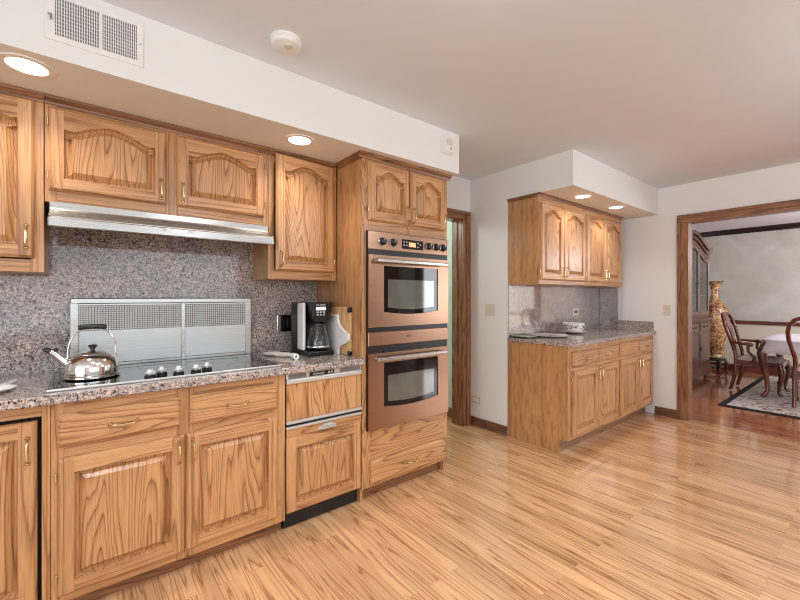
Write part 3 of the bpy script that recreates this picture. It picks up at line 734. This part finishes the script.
# --- small things on the worktop
m = MB(); m.lathe([(0, .003), (.035, .003), (.052, .010), (.060, .016), (.061, .018), (.052, .014), (.03, .0), (0, .0)], (-2.47, .935, .905), CERAMIC, 32)
tag(build('spoon_rest', m), 'small white dish lying just right of the cooktop', 'dish')
m = MB(); m.tube([(-2.585, .985, .909), (-2.575, 1.065, .909)], .0042, BLACK, 8); m.tube([(-2.575, 1.065, .909), (-2.5735, 1.075, .909)], [.0042, .001], BLACK, 8)
tag(build('pen', m), 'black pen lying on the granite near the outlet', 'pen')
m = MB(); m.tube([(-2.42, .93, .918), (-2.375, .955, .920), (-2.34, .985, .921), (-2.31, 1.005, .919)], [.010, .015, .014, .010], IVORY, 12)
tag(build('paper_packet', m), 'cream rolled packet lying left of the white paper roll', 'packet')
m = MB(); m.lathe([(.008, 0), (.018, 0), (.018, .045), (.008, .045), (.008, 0)], (-2.26, .985, .923), WHITE, 20, 'x')
tag(build('paper_roll', m), 'small white paper roll in front of the coffee maker', 'paper roll')
m = MB(); m.lathe([(0, .004), (.05, .004), (.068, .012), (.072, .016), (.068, .015), (.05, .0), (0, .0)], (-2.20, -.285, .905), CERAMIC, 32); m.tube([(-2.25, -.275, .915), (-2.31, -.255, .915), (-2.38, -.238, .915)], [.011, .008, .009], CERAMIC, 10, flat=1.0)
tag(build('spoon_rest', m), 'white long-handled spoon rest left of the cooktop', 'spoon rest')

# ------------------------------------------------------------------ soffit and ceiling fittings
c = thing('air_vent', 'white louvered air vent on the soffit above the range hood', 'vent', (-1.955, .04, 2.24))
a, b, z0, z1 = -.118, .190, 2.242, 2.424
m = MB(); m.box(-1.9605, -1.955, a, a+.03, z0, z1, WHITE, bev=.001); m.box(-1.9605, -1.955, b-.022, b, z0, z1, WHITE, bev=.001); m.box(-1.9605, -1.955, a+.03, b-.022, z0, z0+.022, WHITE); m.box(-1.9605, -1.955, a+.03, b-.022, z1-.018, z1, WHITE); m.box(-1.9605, -1.955, .045, .054, z0+.022, z1-.018, WHITE)
build('frame', m, c)
m = MB(); m.box(-1.9605, -1.9595, a+.03, b-.022, z0+.022, z1-.018, GREY); build('backing', m, c)
m = MB(); n = 34
for k in range(n):
    y = a+.034+(b-a-.06)*k/(n-1); m.box(-1.9595, -1.9555, y-.0016, y+.0016, z0+.022, z1-.018, WHITE)
for k in range(1, 10): m.box(-1.9592, -1.9582, a+.03, b-.022, z0+.022+k*.0142-.001, z0+.022+k*.0142+.001, WHITE)
build('louvers', m, c)
for y in (a+.012, b-.010):
    m = MB(); m.cyl((-1.9555, y, 2.335), .003, .002, GREY, 'x', 10); build('screw', m, c)
m = MB(); m.box(-1.955, -1.945, a+.016, a+.021, 2.315, 2.335, GREY, bev=.001); build('lever', m, c)
c = thing('smoke_detector', 'round white smoke detector on the ceiling', 'smoke detector', (-1.735, .72, H-.038))
m = MB(); m.lathe([(.070, H), (.070, H-.012), (.066, H-.014), (.064, H-.030), (.052, H-.037), (0, H-.038)], (-1.735, .72, 0), WHITE, 40); build('body', m, c)
m = MB(); m.lathe([(.019, H-.0375), (.019, H-.042), (.016, H-.044), (0, H-.044)], (-1.708, .722, 0), IVORY, 24); build('test_button', m, c)
c = thing('motion_sensor', 'small white motion sensor near the end of the soffit above the ovens', 'sensor', (-1.95, 1.99, 2.28))
m = MB(); m.prism([(-1.9605, 2.282), (-1.930, 2.292), (-1.922, 2.30), (-1.922, 2.375), (-1.930, 2.40), (-1.9605, 2.406)], 'y', 1.948, 2.030, WHITE); build('body', m, c)
m = MB(); m.box(-1.923, -1.918, 1.962, 2.016, 2.345, 2.378, IVORY, bev=.004); build('lens', m, c)
m = MB(); m.box(-1.9225, -1.9205, 2.000, 2.007, 2.312, 2.332, GREY); build('slot', m, c)
ZS = 2.176
rl = thing('recessed_light', 'lit recessed light in the soffit at the top left corner', 'ceiling light', (-2.09, -.175, ZS), 'recessed downlights in the soffits')
m = MB(); m.lathe([(.060, ZS-.001), (.064, ZS-.005), (.084, ZS-.004), (.087, ZS), (.060, ZS)], (-2.09, -.175, 0), WHITE, 40); build('trim_ring', m, rl)
m = MB(); m.lathe([(.061, ZS-.0005), (.061, ZS-.0025), (0, ZS-.0035)], (-2.09, -.175, 0), LAMP, 40); build('lens', m, rl)
spots = [((-2.09, -.175, ZS), None), ((-2.105, .956, ZS), 'lit recessed light in the soffit above the ajar oak cabinet'), ((-1.70, 3.45, ZS), 'lit recessed light in the far soffit, the one nearer its corner'), ((-1.70, 4.13, ZS), 'lit recessed light in the far soffit, the one nearer the dining opening')]
for k, (p, lb) in enumerate(spots):
    if lb: dup(rl, p, lb)
    d = bpy.data.lights.new('downlight_beam', 'SPOT'); d.energy = 11 if k < 2 else 12; d.color = (1, .93, .86); d.spot_size = 2.4; d.spot_blend = .8; d.shadow_soft_size = .05
    o = bpy.data.objects.new('downlight_beam', d); COL.objects.link(o); o.location = (p[0], p[1], ZS-.02)

# ------------------------------------------------------------------ far wall: switches and outlets
def plate(name, label, c0, axis, w, h, kind, cat):
    """c0: centre on the wall face; axis 'y-' faces -Y, 'x' faces +X"""
    x, y, z = c0; c = thing(name, label, cat, c0)
    def bx(u0, u1, z0, z1, d0, d1, mat, bev=.0015):
        return MB().box(x+u0, x+u1, y-d1, y-d0, z+z0, z+z1, mat, bev=bev) if axis == 'y-' else MB().box(x+d0, x+d1, y+u0, y+u1, z+z0, z+z1, mat, bev=bev)
    build('plate', bx(-w/2, w/2, -h/2, h/2, -.0005, .005, IVORY), c)
    if kind == 'rocker2':
        for u in (-.023, .023): build('rocker', bx(u-.017, u+.017, -.034, .034, .004, .008, IVORY), c)
    elif kind == 'rocker': build('rocker', bx(-.017, .017, -.034, .034, .004, .008, IVORY), c)
    else:
        for u in (-.02, .02): build('socket', bx(u-.015, u+.015, -.014, .014, .004, .0065, kind), c)
plate('light_switch', 'double rocker switch plate on the white wall left of the small cabinets', (-2.40, 3.04, 1.155), 'y-', .118, .118, 'rocker2', 'switch')
plate('light_switch', 'single switch plate on the wall beside the dining room opening', (-1.49, YF, 1.14), 'y-', .072, .116, 'rocker', 'switch')
plate('wall_outlet', 'ivory outlet low on the white wall above the baseboard', (-2.575, 3.04, .255), 'y-', .115, .075, WHITE, 'outlet')
plate('wall_outlet', 'white outlet with dark sockets on the niche backsplash above the bowl', (-2.19, 4.28, 1.115), 'x', .118, .078, BLACK, 'outlet')

# ------------------------------------------------------------------ niche cabinets
XN = -1.885; XNB = -2.195
def niche_upper(label, y0, y1, doors, side):
    c = thing('wall_cabinet', label, 'cabinet', ((XN+XNB)/2, (y0+y1)/2, 1.395), 'wall cabinets in the niche')
    mid = (doors[0][1]+doors[1][0])/2
    carcass(c, XNB, XN, y0, y1, 1.395, 2.16, [(y0, doors[0][0]+.02), (mid-.02, mid+.02), (doors[1][1]-.02, y1)], [(1.395, 1.445), (2.08, 2.16)], OAKV)
    for i, (a, b) in enumerate(doors): door(c, a, b, 1.432, 2.098, XN, True, 'rl'[i], 1.51, 'lr'[i], sw=.05)
    crown(c, XN, y0, y1, z=2.150, left=XNB if side == 'l' else None)
    return c
niche_upper('near two-door oak wall cabinet in the niche, its plain side showing', 3.045, 3.858, ((3.06, 3.430), (3.440, 3.845)), 'l')
niche_upper('far two-door oak wall cabinet in the niche, next to the dining wall', 3.860, 4.72, ((3.875, 4.26), (4.27, 4.675)), 'r')
XG = -1.62
def niche_base(label, y0, y1, fronts, near):
    c = thing('base_cabinet', label, 'cabinet', ((XG+XNB)/2, (y0+y1)/2, 0), 'base cabinets in the niche')
    mid = (fronts[0][1]+fronts[1][0])/2
    carcass(c, XNB, XG, y0, y1, .11, .872, [(y0, fronts[0][0]+.02), (mid-.02, mid+.02), (fronts[1][1]-.02, y1)], [(.11, .165), (.655, .72), (.825, .872)])
    m = MB()
    if near:
        sp = MB(); sp.prism([(XNB, 0), (XG-.075, 0), (XG-.075, .11), (XG, .11), (XG, .872), (XNB, .872)], 'y', y0-.008, y0-.0003, OAKV); build('side_panel', sp, c)
    m.box(XG-.09, XG-.076, y0, y1, 0, .11, OAKD, 'y'); build('toe_kick', m, c)  # darker oak stands in for shade below the niche fronts
    for i, (a, b) in enumerate(fronts):
        door(c, a, b, .135, .676, XG, False, 'rl'[i], .605, 'lr'[i], sw=.05)
        drawer(c, a, b, .705, .832, XG, .025, .085)
niche_base('near oak base cabinet in the niche with its plain side panel showing', 3.045, 3.975, ((3.095, 3.525), (3.540, 3.950)), True)
niche_base('far oak base cabinet in the niche, against the dining wall', 3.977, 4.876, ((4.0, 4.405), (4.43, 4.815)), False)
m = MB(); m.box(-2.198, -1.590, 3.030, 4.878, .873, .908, GRANITE, bev=.004)
tag(build('worktop', m), 'shorter granite worktop with the white bowl, in the niche', 'countertop')
m = MB(); m.box(-2.1995, -2.19, 3.045, 4.85, .908, 1.394, GRANITEM)
tag(build('backsplash', m), 'mirror-polished granite slab behind the white bowl', 'backsplash')
m = MB(); m.prism([(-2.189, .908), (-1.615, .908), (-1.615, 1.010), (-1.97, 1.010), (-1.985, 1.022), (-1.985, 1.394), (-2.189, 1.394)], 'y', YF-.02, YF-.0005, GRANITE)
tag(build('splash_slab', m), 'stepped granite end splash against the dining wall', 'backsplash')
# bowl, its plate, platter and folded cloth
bx_, by_ = -2.03, 3.92
m = MB(); m.lathe([(0, .004), (.06, .004), (.10, .010), (.128, .018), (.130, .020), (.10, .013), (.06, .0), (0, .0)], (bx_, by_, .908), CERAMIC, 40)
tag(build('plate', m), 'white plate under the patterned bowl', 'plate')
def bowl_mat():
    t = NT('patterned_bowl_glaze'); co = t.n('ShaderNodeTexCoord').outputs['Object']
    z = t.n('ShaderNodeSeparateXYZ'); t.l(co, z.inputs[0])
    band = t.ramp(z.outputs[2], [(.030, (0, 0, 0, 1)), (.036, (1, 1, 1, 1)), (.070, (1, 1, 1, 1)), (.076, (0, 0, 0, 1))])
    lf = t.ramp(t.noise(co, 45, 2, .5, 1.5), [(.52, (0, 0, 0, 1)), (.55, (1, 1, 1, 1))])
    t.l(t.mix(t.mix(1.0, band, lf, 'MULTIPLY'), lin(236, 234, 228), lin(70, 74, 84)), t.p.inputs['Base Color']); t.set(roughness=.12)
    return t.m
m = MB(); m.lathe([(0, .0), (.055, .0), (.060, .004), (.092, .022), (.104, .05), (.107, .088), (.108, .094), (.105, .094), (.101, .06), (.088, .028), (.05, .012), (0, .010)], (bx_, by_, .9215), bowl_mat(), 44)
tag(build('bowl', m), 'white bowl with a dark leaf band, standing on a plate', 'bowl')
m = MB(); m.lathe([(0, .003), (.10, .003), (.145, .008), (.165, .014), (.167, .016), (.145, .011), (.10, .0), (0, .0)], (-1.99, 3.42, .908), CERAMIC, 44)
tag(build('platter', m), 'flat white platter lying on the niche worktop', 'platter')
c = thing('magazine', 'green-covered magazine lying at the wall end of the niche worktop', 'magazine', (-2.08, 3.14, .908))
m = MB(); m.box(-2.16, -2.00, 3.06, 3.23, .908, .920, BLACK, bev=.002); build('pages', m, c, 'dark page block')
m = MB(); m.box(-2.165, -1.998, 3.055, 3.22, .920, .926, GREENISH, bev=.002); build('cover', m, c, 'pale green cover')

# unseen tall cabinet added to give the ovens something to reflect
c = thing('added_reflection_cabinet', 'unseen tall oak cabinet, added for the oven reflections, right of the dining opening', 'cabinet', (2.5, 4.6, 0))
m = MB(); m.box(2.1, 2.9, 4.28, 4.875, 0, 2.2, OAK, bev=.004); build('carcass', m, c)
for x in (2.12, 2.51):
    m = MB(); m.box(x, x+.37, 4.258, 4.28, .12, 2.15, OAK, bev=.006); build('door', m, c)

# ------------------------------------------------------------------ dining room
c = thing('china_cabinet', 'dark cherry china cabinet with arched top and glass doors', 'cabinet', (-1.99, 6.95, 0))
y0, y1, yc = 6.05, 7.85, 6.95; xb, xf = -2.195, -1.80
m = MB()
m.box(xb, xf+.03, y0-.02, y1+.02, .07, .17, CHERRYD, 'y', .012); m.box(xb, xf+.015, y0-.01, y1+.01, .17, .21, CHERRYD, 'y', .010)
for y in (y0+.06, y1-.06):
    for x in (xb+.07, xf-.03): m.lathe([(.03, 0), (.045, .02), (.04, .045), (.055, .075)], (x, y, 0), CHERRYD, 18)
build('base', m, c)
m = MB(); m.box(xb, xf, y0, y1, .21, .915, CHERRYD, 'z', .004); m.box(xb, xf+.025, y0-.02, y1+.02, .915, .955, CHERRYD, 'y', .012); build('lower_case', m, c)
for (a, b) in ((y0+.03, 6.62), (6.66, 7.24), (7.28, y1-.03)):
    m = MB(); board(m, xf, a, b, .755, .895, .016, 'lrbt', CHERRYD, 'y'); d = build('drawer', m, c)
    m = MB()
    for s_ in (-.09, .09): m.tube([(xf+.018, (a+b)/2+s_-.03, .83), (xf+.03, (a+b)/2+s_-.02, .815), (xf+.03, (a+b)/2+s_+.02, .815), (xf+.018, (a+b)/2+s_+.03, .83)], .005, BLACK, 8)
    build('pull', m, d)
    m = MB(); board(m, xf, a, b, .235, .735, .018, 'lrbt', CHERRYD, 'z', .05, .012); d = build('door', m, c)
    build('pull', MB().box(xf+.018, xf+.026, a+.02, a+.04, .46, .52, BLACK, bev=.003), d)
# upper case: back, sides, shelves, doors with glass, arched pediment
def ped(y): u = min(1, abs(y-yc)/.9); return 2.00+.205*(.5+.5*math.cos(PI*u))+(.02*max(0, (u-.85)/.15))
m = MB(); ux = xf-.02
m.box(xb, xb+.02, y0+.03, y1-.03, .955, 2.0, CHERRYD); m.box(xb+.0205, xb+.024, y0+.056, y1-.056, .99, 1.99, WHITE); m.box(xb, ux, y0+.03, y0+.055, .955, 2.0, CHERRYD); m.box(xb, ux, y1-.055, y1-.03, .955, 2.0, CHERRYD); m.box(xb, ux, y0+.03, y1-.03, .955, .985, CHERRYD, 'y')  # white inner back stands in for the pale mirror reflection behind the glass
build('upper_case', m, c)
for z in (1.30, 1.62):
    build('shelf', MB().box(xb+.02, ux-.03, y0+.055, y1-.055, z, z+.016, CHERRYD, 'y'), c)
m = MB(); N = 40; ys = [y0-.01+(y1-y0+.02)*k/N for k in range(N+1)]
m.prism([(y, ped(y)-.17) for y in ys]+[(y, ped(y)) for y in ys[::-1]], 'x', xb, ux+.005, CHERRYD, 'y')
for dz0, dz1, dx in ((.0, .055, .055), (-.055, -.02, .035), (-.12, -.09, .022)):
    yy = [y0-.01-dx*.6+(y1-y0+.02+dx*1.2)*k/N for k in range(N+1)]
    m.prism([(y, ped(y)+dz0) for y in yy]+[(y, ped(y)+dz1) for y in yy[::-1]], 'x', xb, ux+dx, CHERRYD, 'y')
build('pediment', m, c)
for (a, b) in ((y0+.04, 6.60), (6.62, 7.27), (7.29, y1-.04)):
    m = MB(); w = .045
    m.box(ux, ux+.022, a, a+w, .99, ped(a)-.13, CHERRYD, 'z', .003); m.box(ux, ux+.022, b-w, b, .99, ped(b)-.13, CHERRYD, 'z', .003); m.box(ux, ux+.022, a+w, b-w, .99, 1.06, CHERRYD, 'y', .003)
    ys = [a+w+(b-a-2*w)*k/12 for k in range(13)]
    m.prism([(y, ped(y)-.20) for y in ys]+[(y, ped(y)-.13) for y in ys[::-1]], 'x', ux, ux+.022, CHERRYD, 'y')
    d = build('glass_door', m, c)
    m = MB(); m.prism([(a+w, 1.06), (b-w, 1.06)]+[(y, ped(y)-.2) for y in ys[::-1]], 'x', ux+.006, ux+.010, GLASS); build('pane', m, d)
    build('pull', MB().box(ux+.022, ux+.034, b-.035, b-.012, 1.47, 1.50, BLACK, bev=.003), d)
# floor vase
c = thing('floor_vase', 'tall gilded floor vase on a dark stand beside the china cabinet', 'vase', (-1.83, 8.40, 0))
vx, vy = -1.85, 8.38
m = MB(); m.lathe([(.13, .20), (.15, .215), (.15, .245), (.12, .255)], (vx, vy, 0), BLACKWOOD, 28)
for k in range(5):
    an = 2*PI*k/5+.3; q = lambda r, z: (vx+r*math.cos(an), vy+r*math.sin(an), z)
    m.tube([q(.12, .22), q(.165, .17), (q(.145, .09)), q(.15, .03), q(.175, .012)], [.022, .026, .018, .016, .018], BLACKWOOD, 10)
m.lathe([(.10, .08), (.13, .085), (.13, .105), (.10, .11)], (vx, vy, 0), BLACKWOOD, 24)
build('stand', m, c)
m = MB(); pr = [(0, .256), (.10, .256), (.112, .27), (.105, .30), (.135, .45), (.165, .65), (.182, .85), (.187, .98), (.175, 1.08), (.14, 1.15), (.09, 1.20), (.065, 1.25), (.058, 1.33), (.063, 1.42), (.075, 1.48), (.100, 1.53), (.125, 1.545), (.12, 1.549), (.07, 1.49), (0, 1.47)]
m.lathe(pr, (vx, vy, 0), VASE, 48, mod=lambda a, i: 1+(.09*math.cos(10*a) if i in (16, 17) else .03*math.cos(10*a) if i == 15 else 0)); build('body', m, c, origin=(vx, vy, .9))
for s_ in (-1, 1):
    m = MB(); m.tube([(vx, vy+s_*.06, 1.40), (vx, vy+s_*.115, 1.38), (vx, vy+s_*.12, 1.31), (vx, vy+s_*.085, 1.24)], [.012, .015, .014, .010], VASE, 10); build('handle', m, c)
# rug
c = thing('area_rug', 'patterned ivory rug with a black border under the dining table', 'rug', (.4, 7.2, 0))
m = MB(); m.box(-1.265, 2.1, 5.83, 8.62, .0, .010, RUGB, bev=.003); build('border', m, c, 'black border')
m = MB(); m.box(-1.195, 2.03, 5.90, 8.55, .0095, .0122, RUG, bev=.001); build('field', m, c, 'ivory floral field')
# dining table
tx0, tx1, ty0, ty1 = -1.00, .30, 6.58, 7.95; ZR = .0125
c = thing('dining_table', 'cherry dining table with curved legs under the white cloth', 'table', (-.25, 7.46, ZR))
def slab(mb, x0, x1, y0, y1, z0, z1, r, mat, grain='y'):
    pts = []
    for cx_, cy_, a0 in ((x1-r, y1-r, 0), (x0+r, y1-r, PI/2), (x0+r, y0+r, PI), (x1-r, y0+r, 1.5*PI)):
        for k in range(9): an = a0+PI/2*k/8; pts.append((cx_+r*math.cos(an), cy_+r*math.sin(an)))
    mb.prism(pts, 'z', z0, z1, mat, grain); return pts
m = MB(); slab(m, tx0, tx1, ty0, ty1, .715, .745, .22, BLACKWOOD); build('tabletop', m, c)
m = MB(); m.box(tx0+.10, tx1-.10, ty0+.12, ty1-.12, .64, .715, CHERRY, 'x'); build('apron', m, c)
for sx, x in ((-1, tx0+.06), (1, tx1-.06)):
    for sy, y in ((-1, ty0+.11), (1, ty1-.11)):
        q = lambda o, z: (x+sx*o, y+sy*o*.6, ZR+z)
        m = MB(); m.tube([q(.0, .70), q(.03, .64), q(.055, .56), q(.045, .42), q(.015, .24), q(.005, .10), q(.03, .035), q(.06, .014)], [.045, .050, .050, .038, .026, .022, .028, .022], CHERRY, 14); build('leg', m, c)
m = MB(); rings = []; n = 120
def ringpt(k, off, z, wav):
    t = k/n; r = .26; x0, x1, y0, y1 = tx0-.012-off, tx1+.012+off, ty0-.012-off, ty1+.012+off
    per = [(x1-x0)-2*r, (y1-y0)-2*r]; L = 2*(per[0]+per[1])+2*PI*r; d = t*L
    seq = [('l', x0+r, y0, 1, 0, per[0]), ('a', x1-r, y0+r, -PI/2, 0, r*PI/2), ('l', x1, y0+r, 0, 1, per[1]), ('a', x1-r, y1-r, 0, 0, r*PI/2), ('l', x1-r, y1, -1, 0, per[0]), ('a', x0+r, y1-r, PI/2, 0, r*PI/2), ('l', x0, y1-r, 0, -1, per[1]), ('a', x0+r, y0+r, PI, 0, r*PI/2)]
    for s_ in seq:
        if d <= s_[5] or s_ is seq[-1]:
            if s_[0] == 'l': p = (s_[1]+s_[3]*d, s_[2]+s_[4]*d)
            else: an = s_[3]+d/r; p = (s_[1]+r*math.cos(an), s_[2]+r*math.sin(an))
            break
        d -= s_[5]
    cx_, cy_ = (x0+x1)/2, (y0+y1)/2; g = 1+wav*math.sin(k*2*PI*20/n)*.02
    return (cx_+(p[0]-cx_)*g, cy_+(p[1]-cy_)*g, z+wav*.008*math.sin(k*2*PI*40/n))
lev = [(-.10, .7515, 0), (-.004, .7515, 0), (.004, .746, 0), (.010, .70, .2), (.022, .65, .6), (.034, .585, 1)]
for off, z, wv in lev: rings.append([ringpt(k, off, z, wv) for k in range(n)])
vs = [p for r in rings for p in r]; fs = [(i*n+k, i*n+(k+1) % n, (i+1)*n+(k+1) % n, (i+1)*n+k) for i in range(len(lev)-1) for k in range(n)]
fs.append(tuple(range(n))); m.add(vs, fs, CLOTH, 'z', True)
tc = build('tablecloth', m); tag(tc, 'white tablecloth draped over the dining table', 'tablecloth')
sm = tc.modifiers.new('thickness', 'SOLIDIFY'); sm.thickness = .003; sm.offset = 1
# chairs: built at the origin facing +X, then placed
def chair(name, label, loc, rot, arms):
    c = thing(name, label, 'chair', (0, 0, 0), 'cherry dining chairs')
    w = .24; f = .27
    m = MB(); m.prism([(-.22, -w+.02), (.24, -f), (.26, -f+.03), (.26, f-.03), (.24, f), (-.22, w-.02)], 'z', .37, .43, CHERRY, 'x'); build('seat_frame', m, c)
    m = MB(); pts = [(-.215, -w+.03), (.25, -f+.01), (.255, f-.01), (-.215, w-.03)]
    vs = []; K = 10
    for i in range(K+1):
        for j in range(K+1):
            u, v = i/K, j/K; hw = (w-.03)+(f-.01-w+.03)*u
            vs.append((-.215+.468*u, -hw+2*hw*v, .425+.055*(min(1, 6*u*(1-u))*min(1, 6*v*(1-v)))**.5))
    m.add(vs, [(i*(K+1)+j, (i+1)*(K+1)+j, (i+1)*(K+1)+j+1, i*(K+1)+j+1) for i in range(K) for j in range(K)], SEATCLOTH, 'z', True)
    build('seat_cushion', m, c)
    for s_ in (-1, 1):
        m = MB(); m.tube([(.235, s_*(f-.03), .42), (.262, s_*(f-.022), .34), (.258, s_*(f-.022), .26), (.235, s_*(f-.03), .14), (.232, s_*(f-.03), .06), (.255, s_*(f-.03), .022), (.268, s_*(f-.03), .012)], [.032, .038, .030, .021, .018, .026, .022], CHERRY, 14); build('leg', m, c)
        m = MB(); m.tube([(-.20, s_*(w-.035), .43), (-.205, s_*(w-.035), .30), (-.225, s_*(w-.035), .15), (-.26, s_*(w-.035), .014)], [.022, .022, .020, .019], CHERRY, 12); build('leg', m, c)
    bp = []
    side = [(-.20, .40, .205), (-.205, .50, .200), (-.225, .58, .200), (-.25, .68, .222), (-.275, .78, .245), (-.30, .87, .25), (-.325, .95, .235), (-.345, 1.01, .19), (-.357, 1.045, .12), (-.36, 1.04, .06)]
    for x, z, y in side: bp.append((x, -y, z))
    bp.append((-.36, 0, 1.022))
    for x, z, y in side[::-1]: bp.append((x, y, z))
    m = MB(); m.tube(bp, .021, CHERRY, 12); build('back_frame', m, c)
    m = MB(); prof = [(.44, .09), (.52, .075), (.60, .045), (.70, .05), (.80, .085), (.90, .11), (.98, .085), (1.03, .05)]
    L = []; Rr = []
    bx = lambda z: -.20-.16*((z-.4)/.64)**1.2
    vs = []
    for z, y in prof: vs += [(bx(z)-.008, -y, z), (bx(z)-.008, y, z), (bx(z)+.008, -y, z), (bx(z)+.008, y, z)]
    fs = []
    for i in range(len(prof)-1):
        a, b = i*4, i*4+4; fs += [(a, a+1, b+1, b), (a+2, b+2, b+3, a+3), (a, b, b+2, a+2), (a+1, a+3, b+3, b+1)]
    fs += [(0, 2, 3, 1), (len(vs)-4, len(vs)-3, len(vs)-1, len(vs)-2)]
    m.add(vs, fs, CHERRY, 'z'); build('splat', m, c)
    if arms:
        for s_ in (-1, 1):
            m = MB(); m.tube([(-.255, s_*.225, .66), (-.20, s_*.26, .665), (-.12, s_*.285, .655), (-.05, s_*.29, .66), (-.025, s_*.28, .65), (-.03, s_*.27, .63)], [.016, .018, .019, .022, .024, .014], CHERRY, 12)
            m.tube([(-.02, s_*.25, .40), (.0, s_*.26, .48), (-.06, s_*.285, .56), (-.06, s_*.288, .655)], [.022, .018, .017, .018], CHERRY, 12); build('arm', m, c)
    c.location = loc; c.rotation_euler.z = rot
chair('dining_chair', 'cherry armchair with open arms on the side of the table nearest the vase', (-1.10, 7.13, .0), 0.0, True)
chair('dining_chair', 'armless cherry dining chair at the right edge, its back to the kitchen', (-.46, 6.50, ZR), PI/2, False)
